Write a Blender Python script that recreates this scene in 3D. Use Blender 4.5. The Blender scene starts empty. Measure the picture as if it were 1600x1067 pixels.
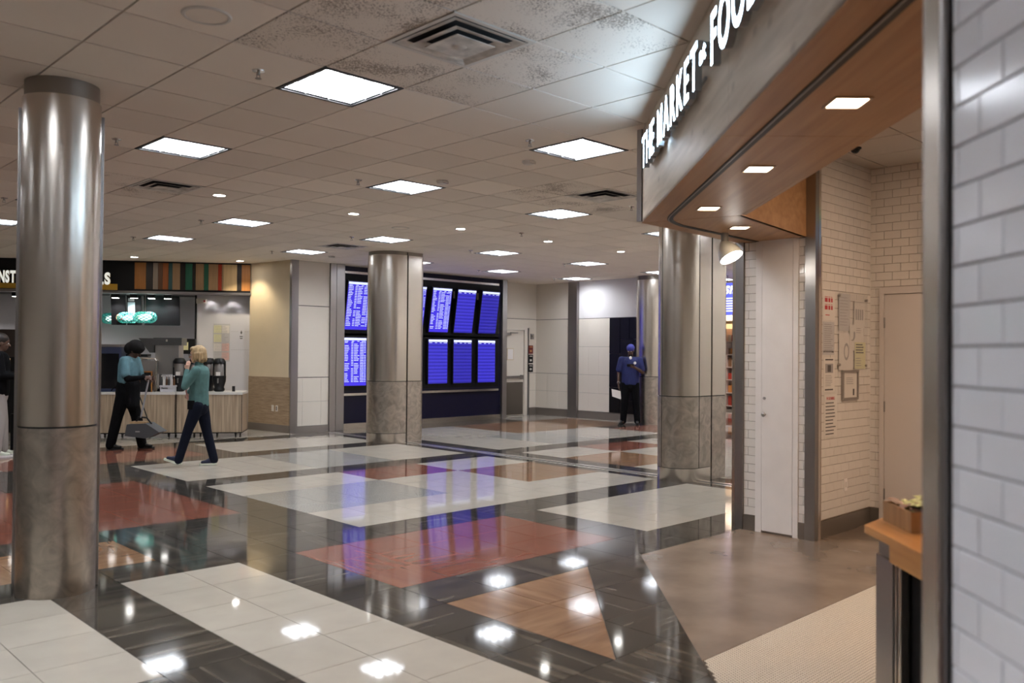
import bpy, math, random
from math import sin, cos, pi, radians, sqrt, atan2
from mathutils import Vector, Matrix, Euler
random.seed(7)
SC = bpy.context.scene
COL = SC.collection

# ------------------------------------------------------------------ camera
def setup_camera():
    yf = radians(44.2946); pitch = 0.0125; roll = 0.00817
    X = Vector((cos(yf), -sin(yf), 0)); Y = Vector((sin(yf), cos(yf), 0)); Z = Vector((0, 0, 1))
    fwd = Y * cos(pitch) + Z * sin(pitch); up = -Y * sin(pitch) + Z * cos(pitch)
    r = X * cos(roll) + up * sin(roll); u = -X * sin(roll) + up * cos(roll)
    cam = bpy.data.cameras.new('camera'); o = bpy.data.objects.new('camera', cam); COL.objects.link(o)
    m = Matrix.Identity(4)
    for i in range(3):
        m[i][0] = r[i]; m[i][1] = u[i]; m[i][2] = -fwd[i]
    m[0][3] = 0; m[1][3] = 0; m[2][3] = 1.62
    o.matrix_world = m
    cam.sensor_width = 36; cam.lens = 1338.86 * 36 / 1600
    cam.clip_start = .05; cam.clip_end = 200
    cam.dof.use_dof = True; cam.dof.focus_distance = 11.5; cam.dof.aperture_fstop = 2.2
    SC.camera = o
setup_camera()
# ------------------------------------------------------------------ world and exposure
W = bpy.data.worlds.new('world'); SC.world = W; W.use_nodes = True
W.node_tree.nodes['Background'].inputs[0].default_value = (.9, .8, .7, 1)
W.node_tree.nodes['Background'].inputs[1].default_value = .05
SC.view_settings.view_transform = 'Standard'; SC.view_settings.look = 'None'
SC.view_settings.gamma = 1; SC.view_settings.use_curve_mapping = False
SC.view_settings.exposure = 1.5
PANEL = 14.5        # radiance of the ceiling light panels
DOWN = 22.0        # round downlights
SOFFIT = 10.0
SHOP_FILL = 13.0         # unseen warm panels added to brighten the shop
H = 3.394          # ceiling height

# ------------------------------------------------------------------ materials
MATS = {}
def nt(name):
    m = bpy.data.materials.new(name); m.use_nodes = True; MATS[name] = m
    N = m.node_tree.nodes; b = N['Principled BSDF']
    return m, N, m.node_tree.links, b
def mat(name, col, rough=.5, metal=0, spec=.5, emit=None, es=0, var=0, scale=8, stretch=(1, 1, 1), bump=0, coat=0, dark=None, aniso=0, objvar=0):
    m, N, L, b = nt(name)
    b.inputs['Roughness'].default_value = rough; b.inputs['Metallic'].default_value = metal
    b.inputs['Specular IOR Level'].default_value = spec; b.inputs['Base Color'].default_value = (*col, 1)
    b.inputs['Coat Weight'].default_value = coat
    b.inputs['Anisotropic'].default_value = aniso
    if emit: b.inputs['Emission Color'].default_value = (*emit, 1); b.inputs['Emission Strength'].default_value = es
    if var or bump:
        g = N.new('ShaderNodeNewGeometry'); mp = N.new('ShaderNodeMapping'); mp.inputs['Scale'].default_value = stretch
        L.new(g.outputs['Position'], mp.inputs['Vector'])
        n = N.new('ShaderNodeTexNoise'); n.inputs['Scale'].default_value = scale; n.inputs['Detail'].default_value = 5
        L.new(mp.outputs[0], n.inputs['Vector'])
        if var:
            r = N.new('ShaderNodeValToRGB'); d = dark or tuple(c * (1 - var) for c in col)
            r.color_ramp.elements[0].position = .32; r.color_ramp.elements[1].position = .68
            r.color_ramp.elements[0].color = (*d, 1); r.color_ramp.elements[1].color = (*[min(1, c * (1 + var * .5)) for c in col], 1)
            L.new(n.outputs[0], r.inputs[0]); L.new(r.outputs[0], b.inputs['Base Color'])
        if bump:
            bp = N.new('ShaderNodeBump'); bp.inputs['Strength'].default_value = bump; bp.inputs['Distance'].default_value = .01
            L.new(n.outputs[0], bp.inputs['Height']); L.new(bp.outputs[0], b.inputs['Normal'])
    if objvar:
        src = b.inputs['Base Color'].links[0].from_socket if b.inputs['Base Color'].links else None
        oi = N.new('ShaderNodeObjectInfo'); mr = N.new('ShaderNodeMapRange')
        mr.inputs['To Min'].default_value = 1 - objvar; mr.inputs['To Max'].default_value = 1 + objvar
        L.new(oi.outputs['Random'], mr.inputs['Value'])
        h = N.new('ShaderNodeHueSaturation'); L.new(mr.outputs[0], h.inputs['Value'])
        if src: L.new(src, h.inputs['Color'])
        else: h.inputs['Color'].default_value = (*col, 1)
        L.new(h.outputs[0], b.inputs['Base Color'])
    return m
def marble(name, base, lo, vein, rough=.12, scale=3, thr=.56, streak=5, spec=.5, dist=.35, wide=.13):
    m, N, L, b = nt(name)
    g = N.new('ShaderNodeNewGeometry'); oi = N.new('ShaderNodeObjectInfo')
    mm = N.new('ShaderNodeMath'); mm.operation = 'MULTIPLY'; mm.inputs[1].default_value = 6.28
    sn = N.new('ShaderNodeMath'); sn.operation = 'SNAP'; sn.inputs[1].default_value = .25
    L.new(oi.outputs['Random'], sn.inputs[0]); L.new(sn.outputs[0], mm.inputs[0])
    vr = N.new('ShaderNodeVectorRotate'); vr.rotation_type = 'Z_AXIS'; L.new(g.outputs['Position'], vr.inputs['Vector']); L.new(mm.outputs[0], vr.inputs['Angle'])
    mp = N.new('ShaderNodeMapping'); mp.inputs['Scale'].default_value = (1, streak, 1); L.new(vr.outputs[0], mp.inputs['Vector'])
    n = N.new('ShaderNodeTexNoise'); n.inputs['Scale'].default_value = scale; n.inputs['Detail'].default_value = 7; n.inputs['Distortion'].default_value = dist
    L.new(mp.outputs[0], n.inputs['Vector'])
    r = N.new('ShaderNodeValToRGB'); e = r.color_ramp.elements
    e[0].position = .3; e[0].color = (*lo, 1); e[1].position = thr; e[1].color = (*base, 1)
    x = e.new(min(.95, thr + wide)); x.color = (*vein, 1)
    L.new(n.outputs[0], r.inputs[0]); L.new(r.outputs[0], b.inputs['Base Color'])
    b.inputs['Specular IOR Level'].default_value = spec
    n2 = N.new('ShaderNodeTexNoise'); n2.inputs['Scale'].default_value = 1.3; L.new(g.outputs['Position'], n2.inputs['Vector'])
    mr = N.new('ShaderNodeMapRange'); mr.inputs['To Min'].default_value = rough * .6; mr.inputs['To Max'].default_value = rough * 1.5
    L.new(n2.outputs[0], mr.inputs['Value']); L.new(mr.outputs[0], b.inputs['Roughness'])
    return m
def speckle(name, c1, c2, scale, rough, thr=.5, spec=.5):
    m, N, L, b = nt(name)
    g = N.new('ShaderNodeNewGeometry'); n = N.new('ShaderNodeTexNoise'); n.inputs['Scale'].default_value = scale; n.inputs['Detail'].default_value = 2
    L.new(g.outputs['Position'], n.inputs['Vector']); r = N.new('ShaderNodeValToRGB')
    r.color_ramp.elements[0].position = thr - .08; r.color_ramp.elements[1].position = thr + .08
    r.color_ramp.elements[0].color = (*c1, 1); r.color_ramp.elements[1].color = (*c2, 1)
    L.new(n.outputs[0], r.inputs[0]); L.new(r.outputs[0], b.inputs['Base Color']); b.inputs['Roughness'].default_value = rough
    b.inputs['Specular IOR Level'].default_value = spec
    return m
def brushed(name, col, rough, vr=.1, scuff=0, vert=True):
    m, N, L, b = nt(name); b.inputs['Metallic'].default_value = 1; b.inputs['Base Color'].default_value = (*col, 1)
    g = N.new('ShaderNodeNewGeometry'); mp = N.new('ShaderNodeMapping'); mp.inputs['Scale'].default_value = (60, 60, .6) if vert else (1, 1, 60)
    L.new(g.outputs['Position'], mp.inputs['Vector']); n = N.new('ShaderNodeTexNoise'); n.inputs['Scale'].default_value = 3; L.new(mp.outputs[0], n.inputs['Vector'])
    mr = N.new('ShaderNodeMapRange'); mr.inputs['To Min'].default_value = rough - vr * .5; mr.inputs['To Max'].default_value = rough + vr * .5
    L.new(n.outputs[0], mr.inputs['Value'])
    if scuff:
        n2 = N.new('ShaderNodeTexNoise'); n2.inputs['Scale'].default_value = 7; n2.inputs['Detail'].default_value = 6; n2.inputs['Distortion'].default_value = 1.5
        L.new(g.outputs['Position'], n2.inputs['Vector'])
        a = N.new('ShaderNodeMath'); a.operation = 'MULTIPLY_ADD'; a.inputs[1].default_value = scuff; L.new(n2.outputs[0], a.inputs[0]); L.new(mr.outputs[0], a.inputs[2])
        L.new(a.outputs[0], b.inputs['Roughness'])
        r = N.new('ShaderNodeValToRGB'); r.color_ramp.elements[0].position = .3; r.color_ramp.elements[1].position = .7
        r.color_ramp.elements[0].color = (*[c * .72 for c in col], 1); r.color_ramp.elements[1].color = (*[min(1, c * 1.15) for c in col], 1)
        L.new(n2.outputs[0], r.inputs[0]); L.new(r.outputs[0], b.inputs['Base Color'])
    else: L.new(mr.outputs[0], b.inputs['Roughness'])
    return m
def wood(name, c1, c2, rough, stretch, scale=2.2, rot=0, knots=0, spec=.4):
    m, N, L, b = nt(name)
    g = N.new('ShaderNodeNewGeometry'); vr = N.new('ShaderNodeVectorRotate'); vr.rotation_type = 'Z_AXIS'; vr.inputs['Angle'].default_value = rot
    L.new(g.outputs['Position'], vr.inputs['Vector']); mp = N.new('ShaderNodeMapping'); mp.inputs['Scale'].default_value = stretch
    L.new(vr.outputs[0], mp.inputs['Vector']); n = N.new('ShaderNodeTexNoise'); n.inputs['Scale'].default_value = scale; n.inputs['Detail'].default_value = 7; n.inputs['Distortion'].default_value = .4
    L.new(mp.outputs[0], n.inputs['Vector']); r = N.new('ShaderNodeValToRGB')
    r.color_ramp.elements[0].position = .3; r.color_ramp.elements[1].position = .7
    r.color_ramp.elements[0].color = (*c1, 1); r.color_ramp.elements[1].color = (*c2, 1); L.new(n.outputs[0], r.inputs[0])
    out = r.outputs[0]
    if knots:
        v = N.new('ShaderNodeTexVoronoi'); v.inputs['Scale'].default_value = 3.2; mp2 = N.new('ShaderNodeMapping'); mp2.inputs['Scale'].default_value = (1, 1, 1.8)
        L.new(vr.outputs[0], mp2.inputs['Vector']); L.new(mp2.outputs[0], v.inputs['Vector'])
        r2 = N.new('ShaderNodeValToRGB'); r2.color_ramp.elements[0].position = .05; r2.color_ramp.elements[1].position = .16
        r2.color_ramp.elements[0].color = (.45, .4, .36, 1); r2.color_ramp.elements[1].color = (1, 1, 1, 1); L.new(v.outputs['Distance'], r2.inputs[0])
        mx = N.new('ShaderNodeMix'); mx.data_type = 'RGBA'; mx.blend_type = 'MULTIPLY'; mx.inputs[0].default_value = knots
        L.new(out, mx.inputs[6]); L.new(r2.outputs[0], mx.inputs[7]); out = mx.outputs[2]
    L.new(out, b.inputs['Base Color']); b.inputs['Roughness'].default_value = rough; b.inputs['Specular IOR Level'].default_value = spec
    return m
def emis(name, col, s, rough=.5):
    return mat(name, tuple(c * .6 for c in col), rough=rough, emit=col, es=s)

# floor
mat('floor_white', (.425, .387, .335), rough=.045, var=.05, scale=5, objvar=.02, spec=.15)
speckle('floor_grey', (.22, .215, .20), (.36, .355, .33), 90, .12)
marble('floor_red', (.215, .082, .055), (.185, .068, .047), (.235, .095, .065), rough=.07, scale=1.6, streak=9, spec=.3, wide=.2)
marble('floor_tan', (.26, .15, .085), (.19, .105, .06), (.33, .205, .125), rough=.07, scale=2.0, streak=5, spec=.3, wide=.2)
marble('floor_dark', (.050, .044, .037), (.026, .026, .025), (.15, .13, .105), rough=.06, scale=1.2, streak=13, thr=.53, spec=.32, dist=.35, wide=.22)
mat('grout_dark', (.09, .08, .07), rough=.8)
mat('concrete', (.215, .16, .12), rough=.22, var=.35, scale=1.6, bump=0)
mat('mosaic', (.78, .70, .59), rough=.25)
mat('mosaic_grout', (.07, .05, .035), rough=.8)
# ceiling
def ceiling_tile_mat(name, dirty=False):
    m, N, L, b = nt(name); b.inputs['Roughness'].default_value = .9; b.inputs['Specular IOR Level'].default_value = .15
    g = N.new('ShaderNodeNewGeometry'); n = N.new('ShaderNodeTexNoise'); n.inputs['Scale'].default_value = 60; n.inputs['Detail'].default_value = 2
    L.new(g.outputs['Position'], n.inputs['Vector']); bp = N.new('ShaderNodeBump'); bp.inputs['Strength'].default_value = .15; bp.inputs['Distance'].default_value = .003
    L.new(n.outputs[0], bp.inputs['Height']); L.new(bp.outputs[0], b.inputs['Normal'])
    oi = N.new('ShaderNodeObjectInfo'); mr = N.new('ShaderNodeMapRange'); mr.inputs['To Min'].default_value = .9; mr.inputs['To Max'].default_value = 1.04
    L.new(oi.outputs['Random'], mr.inputs['Value']); h = N.new('ShaderNodeHueSaturation'); h.inputs['Color'].default_value = (.82, .745, .655, 1); L.new(mr.outputs[0], h.inputs['Value'])
    out = h.outputs[0]
    if dirty:
        v = N.new('ShaderNodeTexNoise'); v.inputs['Scale'].default_value = 100; v.inputs['Detail'].default_value = 3; L.new(g.outputs['Position'], v.inputs['Vector'])
        n3 = N.new('ShaderNodeTexNoise'); n3.inputs['Scale'].default_value = 2.6; L.new(g.outputs['Position'], n3.inputs['Vector'])
        a = N.new('ShaderNodeMath'); a.operation = 'MULTIPLY_ADD'; a.inputs[1].default_value = .75; L.new(n3.outputs[0], a.inputs[0]); L.new(v.outputs[0], a.inputs[2])
        r = N.new('ShaderNodeValToRGB'); r.color_ramp.elements[0].position = .975; r.color_ramp.elements[1].position = .99
        r.color_ramp.elements[0].color = (1, 1, 1, 1); r.color_ramp.elements[1].color = (.34, .30, .27, 1)
        L.new(a.outputs[0], r.inputs[0]); mx = N.new('ShaderNodeMix'); mx.data_type = 'RGBA'; mx.blend_type = 'MULTIPLY'; mx.inputs[0].default_value = .8
        L.new(out, mx.inputs[6]); L.new(r.outputs[0], mx.inputs[7]); out = mx.outputs[2]
    L.new(out, b.inputs['Base Color'])
ceiling_tile_mat('ceil_tile'); ceiling_tile_mat('ceil_dirty', True)
mat('ceil_grid', (.50, .44, .38), rough=.7)
mat('shop_ceil', (.62, .55, .48), rough=.9)
mat('frame_black', (.012, .012, .012), rough=.5)
emis('panel_glow', (.93, .96, 1.0), PANEL)
emis('down_glow', (1, .97, .92), DOWN)
emis('soffit_glow', (1, .80, .55), SOFFIT)
mat('louver', (.52, .53, .55), rough=.4)
mat('white_plastic', (.62, .58, .52), rough=.4)
mat('vent_metal', (.62, .58, .52), rough=.5, var=.4, scale=9)
mat('vent_dark', (.02, .02, .02), rough=.9)
# walls
mat('wall_beige', (.64, .53, .37), rough=.6, var=.04, scale=2)
mat('wall_cream', (.72, .66, .58), rough=.5)
mat('wall_white', (.72, .70, .70), rough=.5)
mat('wall_plain', (.68, .62, .54), rough=.8)
wood('laminate', (.24, .165, .10), (.38, .28, .185), .45, (2, 2, 22))
wood('laminate_v', (.27, .20, .14), (.52, .40, .28), .4, (18, 18, .7), scale=2)
brushed('steel', (.62, .57, .51), .26, .03)
brushed('steel_scuff', (.52, .47, .41), .26, .03, scuff=.16)
brushed('steel_trim', (.38, .36, .35), .33, .08)
mat('base_metal', (.30, .27, .24), rough=.38, metal=.85)
mat('base_cove', (.16, .135, .115), rough=.4)
mat('navy', (.006, .0055, .022), rough=.35, spec=.3)
mat('black', (.006, .006, .007), rough=.5, spec=.25)
mat('black_gloss', (.01, .01, .012), rough=.12)
mat('black_tile', (.010, .009, .009), rough=.3, spec=.25)
mat('joint_light', (.12, .11, .10), rough=.5)
mat('kickplate', (.14, .12, .10), rough=.45, metal=.5)
mat('subway', (.74, .70, .66), rough=.12, objvar=.025)
mat('grout', (.30, .24, .20), rough=.9)
mat('grout_grey', (.22, .215, .22), rough=.9)
mat('paint_white', (.80, .76, .74), rough=.4, var=.05, scale=4)
mat('paint_door', (.66, .61, .585), rough=.35)
wood('fascia_wood', (.50, .41, .31), (.76, .65, .53), .42, (.9, 9, 9), rot=-pi / 4, scale=1.5, knots=.5)
wood('soffit_wood', (.36, .19, .085), (.50, .29, .14), .4, (.8, 14, 14), rot=-pi / 4, scale=1.2)
wood('butcher', (.46, .20, .06), (.62, .30, .10), .3, (1.2, 16, 16), rot=-pi / 4, scale=1.6)
wood('box_wood', (.30, .15, .06), (.42, .23, .10), .5, (10, 10, 1.5))
emis('letter_face', (.58, .79, 1.0), 8)
mat('letter_side', (.30, .30, .30), rough=.4)
emis('screen_blue', (.055, .035, .75), .26, .25)
emis('screen_dim', (.05, .035, .62), .28, .25)
emis('screen_bright', (.07, .05, .95), 1.5, .25)
emis('screen_text', (.70, .78, 1.0), .36, .3)
mat('rail', (.75, .72, .68), rough=.25, metal=1)
def build_band_screen(name, s):
    m, N, L, b = nt(name); b.inputs['Base Color'].default_value = (.01, .01, .04, 1); b.inputs['Roughness'].default_value = .2
    tc = N.new('ShaderNodeTexCoord'); sp = N.new('ShaderNodeSeparateXYZ'); L.new(tc.outputs['Object'], sp.inputs[0])
    mu = N.new('ShaderNodeMath'); mu.operation = 'MULTIPLY'; mu.inputs[1].default_value = 13.0; L.new(sp.outputs[2], mu.inputs[0])
    fr = N.new('ShaderNodeMath'); fr.operation = 'FRACT'; L.new(mu.outputs[0], fr.inputs[0])
    r = N.new('ShaderNodeValToRGB'); r.color_ramp.elements[0].color = (.03, .022, .42, 1); r.color_ramp.elements[1].color = (.075, .06, .9, 1)
    r.color_ramp.elements[0].position = .1; r.color_ramp.elements[1].position = .9
    L.new(fr.outputs[0], r.inputs[0]); L.new(r.outputs[0], b.inputs['Emission Color']); b.inputs['Emission Strength'].default_value = s
build_band_screen('screen_band', .29)
build_band_screen('screen_dimband', .21)

# ------------------------------------------------------------------ mesh helpers
class MB:
    def __init__(s): s.v = []; s.f = []; s.m = []; s.sm = []
    def add(s, vs, fs, mi=0, smooth=False):
        o = len(s.v); s.v += [tuple(v) for v in vs]
        for f in fs: s.f.append(tuple(i + o for i in f)); s.m.append(mi); s.sm.append(smooth)
        return s
    def box(s, x0, x1, y0, y1, z0, z1, mi=0):
        v = [(x0, y0, z0), (x1, y0, z0), (x1, y1, z0), (x0, y1, z0), (x0, y0, z1), (x1, y0, z1), (x1, y1, z1), (x0, y1, z1)]
        return s.add(v, [(0, 3, 2, 1), (4, 5, 6, 7), (0, 1, 5, 4), (1, 2, 6, 5), (2, 3, 7, 6), (3, 0, 4, 7)], mi)
    def rbox(s, x0, x1, y0, y1, z0, z1, r=.01, mi=0, n=3):   # vertical edges rounded
        p = []
        for cx, cy, a0 in ((x1 - r, y1 - r, 0), (x0 + r, y1 - r, pi / 2), (x0 + r, y0 + r, pi), (x1 - r, y0 + r, 1.5 * pi)):
            for k in range(n + 1): a = a0 + k * pi / 2 / n; p.append((cx + r * cos(a), cy + r * sin(a)))
        return s.prism(p, z0, z1, mi)
    def prism(s, poly, z0, z1, mi=0, smooth=False):
        n = len(poly); v = [(x, y, z0) for x, y in poly] + [(x, y, z1) for x, y in poly]
        s.add(v, [tuple(reversed(range(n))), tuple(range(n, 2 * n))], mi)
        s.add(v, [(i, (i + 1) % n, n + (i + 1) % n, n + i) for i in range(n)], mi, smooth); return s
    def cyl(s, p1, p2, r1, r2=None, n=16, mi=0, caps=True, smooth=True):
        r2 = r1 if r2 is None else r2; p1 = Vector(p1); p2 = Vector(p2); d = (p2 - p1).normalized()
        a = d.orthogonal().normalized(); b = d.cross(a); v = []
        for p, r in ((p1, r1), (p2, r2)):
            for k in range(n): t = 2 * pi * k / n; v.append(p + (a * cos(t) + b * sin(t)) * r)
        s.add(v, [(k, (k + 1) % n, n + (k + 1) % n, n + k) for k in range(n)], mi, smooth)
        if caps: s.add(v, [tuple(reversed(range(n))), tuple(range(n, 2 * n))], mi)
        return s
    def lathe(s, prof, c=(0, 0, 0), n=32, mi=0, a0=0, a1=2 * pi, smooth=True):
        full = abs(a1 - a0 - 2 * pi) < 1e-6; m = n if full else n + 1; v = []
        for r, z in prof:
            for k in range(m): t = a0 + (a1 - a0) * k / n; v.append((c[0] + r * cos(t), c[1] + r * sin(t), c[2] + z))
        fs = []
        for j in range(len(prof) - 1):
            for k in range(n): fs.append((j * m + k, j * m + (k + 1) % m, (j + 1) * m + (k + 1) % m, (j + 1) * m + k))
        return s.add(v, fs, mi, smooth)
    def ell(s, c, r, n=16, mi=0, M=None):
        v = []; fs = []; R = n // 2
        for j in range(R + 1):
            ph = -pi / 2 + pi * j / R
            for k in range(n):
                t = 2 * pi * k / n; p = Vector((r[0] * cos(ph) * cos(t), r[1] * cos(ph) * sin(t), r[2] * sin(ph)))
                if M: p = M @ p
                v.append(Vector(c) + p)
        for j in range(R):
            for k in range(n): fs.append((j * n + k, j * n + (k + 1) % n, (j + 1) * n + (k + 1) % n, (j + 1) * n + k))
        return s.add(v, fs, mi, True)
    def cap(s, p1, p2, r1, r2=None, w=1, axis=(0, 1, 0), n=14, mi=0):   # tapered capsule, widened by w along axis
        r2 = r1 if r2 is None else r2; p1 = Vector(p1); p2 = Vector(p2); d = p2 - p1
        d = d.normalized() if d.length > 1e-6 else Vector((0, 0, 1)); ax = Vector(axis)
        a = (ax - d * ax.dot(d)); a = a.normalized() if a.length > 1e-3 else d.orthogonal().normalized(); b = d.cross(a)
        rings = []
        for k in range(5): t = -pi / 2 + k * pi / 2 / 4.0001; rings.append((p1 + d * r1 * sin(t), r1 * cos(t)))
        for k in range(5): t = k * pi / 2 / 4.0001; rings.append((p2 + d * r2 * sin(t), r2 * cos(t)))
        v = []; fs = []
        for c, r in rings:
            for k in range(n): t = 2 * pi * k / n; v.append(c + a * cos(t) * r * w + b * sin(t) * r)
        m = len(rings)
        for j in range(m - 1):
            for k in range(n): fs.append((j * n + k, j * n + (k + 1) % n, (j + 1) * n + (k + 1) % n, (j + 1) * n + k))
        fs.append(tuple(reversed(range(n)))); fs.append(tuple(range((m - 1) * n, m * n)))
        return s.add(v, fs, mi, True)
    def tube(s, pts, r, n=8, mi=0):
        for a, b in zip(pts[:-1], pts[1:]): s.cyl(a, b, r, r, n, mi)
        return s
    def mesh(s, name, mats):
        me = bpy.data.meshes.new(name); me.from_pydata(s.v, [], s.f)
        for m in (mats if isinstance(mats, (list, tuple)) else [mats]): me.materials.append(MATS[m])
        me.polygons.foreach_set('material_index', s.m); me.polygons.foreach_set('use_smooth', s.sm)
        if any(s.sm): me.set_sharp_from_angle(angle=radians(45))
        me.update(); return me
    def build(s, name, mats, parent=None, loc=None, rz=None, **kw):
        return link(name, s.mesh(name, mats), parent, loc, rz, **kw)
def link(name, me, parent=None, loc=None, rz=None, **kw):
    o = bpy.data.objects.new(name, me); COL.objects.link(o)
    if parent: o.parent = parent
    if loc is not None: o.location = loc
    if rz is not None: o.rotation_euler = (0, 0, rz)
    tag(o, **kw); return o
def tag(o, label=None, cat=None, group=None, kind=None):
    if label: o['label'] = label
    if cat: o['category'] = cat
    if group: o['group'] = group
    if kind: o['kind'] = kind
    return o
def thing(name, loc, label, cat, rz=0, group=None):
    return link(name, None, None, loc, rz, label=label, cat=cat, group=group)
def struct(name, mb, mats, loc=None, rz=None): return mb.build(name, mats, None, loc, rz, kind='structure')
def dup(root, loc, rz=None, label=None):
    r = root.copy(); COL.objects.link(r); r.location = loc
    if rz is not None: r.rotation_euler = (0, 0, rz)
    if label: r['label'] = label
    for ch in list(root.children):
        c = ch.copy(); COL.objects.link(c); c.parent = r
        for g in ch.children: d = g.copy(); COL.objects.link(d); d.parent = c
    return r
def clip(poly, a, b, c):       # keep a*x+b*y <= c
    out = []
    for i in range(len(poly)):
        p = poly[i]; q = poly[(i + 1) % len(poly)]; dp = a * p[0] + b * p[1] - c; dq = a * q[0] + b * q[1] - c
        if dp <= 0: out.append(p)
        if dp * dq < 0: t = dp / (dp - dq); out.append((p[0] + (q[0] - p[0]) * t, p[1] + (q[1] - p[1]) * t))
    return out
def area(p): return abs(sum(p[i][0] * p[(i + 1) % len(p)][1] - p[(i + 1) % len(p)][0] * p[i][1] for i in range(len(p)))) / 2
def rect(x0, x1, y0, y1): return [(x0, y0), (x1, y0), (x1, y1), (x0, y1)]
def bevel_tile(w, h, t, b):    # lies in local xz plane, faces -y, centred
    v = []
    for d, y in ((0, 0), (0, -t + b), (b, -t)):
        for sx, sz in ((-1, -1), (1, -1), (1, 1), (-1, 1)): v.append((sx * (w / 2 - d), y, sz * (h / 2 - d)))
    f = [(8, 9, 10, 11)]
    for j in (0, 4):
        for k in range(4): f.append((j + k, j + (k + 1) % 4, j + 4 + (k + 1) % 4, j + 4 + k))
    return v, f
def text_mesh(ch, bold=.02):
    cu = bpy.data.curves.new('txt', 'FONT'); cu.body = ch; cu.extrude = .5; cu.offset = bold; cu.resolution_u = 5; cu.size = 1
    o = bpy.data.objects.new('txt', cu); COL.objects.link(o)
    dg = bpy.context.evaluated_depsgraph_get(); me = bpy.data.meshes.new_from_object(o.evaluated_get(dg))
    vs = [v.co.copy() for v in me.vertices]; fs = [tuple(p.vertices) for p in me.polygons]; nz = [p.normal.z for p in me.polygons]
    COL.objects.unlink(o); bpy.data.objects.remove(o); bpy.data.meshes.remove(me)
    return vs, fs, nz
_tc = {}
def glyph(ch, bold):
    if (ch, bold) not in _tc: _tc[(ch, bold)] = text_mesh(ch, bold)
    return _tc[(ch, bold)]
def letters(text, x0, z0, width, height, depth, y, parent, mats, bold=.03, each=True, part='letter', shear=0, gap=.07):
    """text drawn in local xz plane, facing -y, from x0 rightwards; one mesh per letter or joined"""
    gl = []; x = 0; zt = None
    for ch in text:
        if ch == ' ': x += .33; gl.append(None); continue
        vs, fs, nz = glyph(ch, bold); a = min(v.x for v in vs); b = max(v.x for v in vs)
        gl.append((vs, fs, nz, x - a)); x += (b - a) + gap
    x -= gap; sx = width / x
    lo = min(min(v.y for v in g[0]) for g in gl if g); hi = max(max(v.y for v in g[0]) for g in gl if g); sz = height / (hi - lo)
    J = MB()
    for ch, g in zip(text, gl):
        if not g: continue
        vs, fs, nz, off = g; P = [(x0 + (v.x + off) * sx + shear * (v.y - lo) * sz, y - (v.z + .5) * depth, z0 + (v.y - lo) * sz) for v in vs]
        m = J if not each else MB()
        for f, z in zip(fs, nz): pass
        o = len(m.v); m.v += P
        for f, z in zip(fs, nz): m.f.append(tuple(i + o for i in f)); m.m.append(0 if z > .5 else (1 if len(mats) > 1 else 0)); m.sm.append(False)
        if each: m.build(part, mats, parent)
    if not each: J.build(part, mats, parent)

# ------------------------------------------------------------------ floor
Ut = {-1: 1.755, 0: 2.225, 1: 2.665, 2: 3.097, 3: 3.575, 4: 4.05, 5: 4.525, 6: 4.97, 7: 5.43, 8: 5.895, 9: 6.358, 10: 6.80, 11: 7.235, 12: 7.67, 13: 8.13, 14: 8.60, 15: 9.06, 16: 9.22, 17: 9.46, 18: 9.80, 19: 10.25, 20: 10.70, 21: 11.15, 22: 11.62, 23: 12.09, 24: 12.56, 25: 13.02, 26: 13.48, 27: 13.94, 28: 14.40, 29: 14.86, 30: 15.32, 31: 15.78, 32: 16.24}
Vt = {-7: 2.87, -6: 3.325, -5: 3.797, -4: 4.252, -3: 4.735, -2: 5.197, -1: 5.67, 0: 6.139, 1: 6.63, 2: 7.09, 3: 7.542, 4: 8.0, 5: 8.45, 6: 8.90, 7: 9.36, 8: 9.82, 9: 10.33, 10: 10.79, 11: 11.25, 12: 11.71, 13: 12.18, 14: 12.70, 15: 13.22, 16: 13.74, 17: 14.25, 18: 14.77}
def UU(k): return Ut[k] if k in Ut else (Ut[-1] + (k + 1) * .457 if k < -1 else Ut[32] + (k - 32) * .46)
def VV(k): return Vt[k] if k in Vt else (Vt[-7] + (k + 7) * .465 if k < -7 else Vt[18] + (k - 18) * .47)
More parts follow.
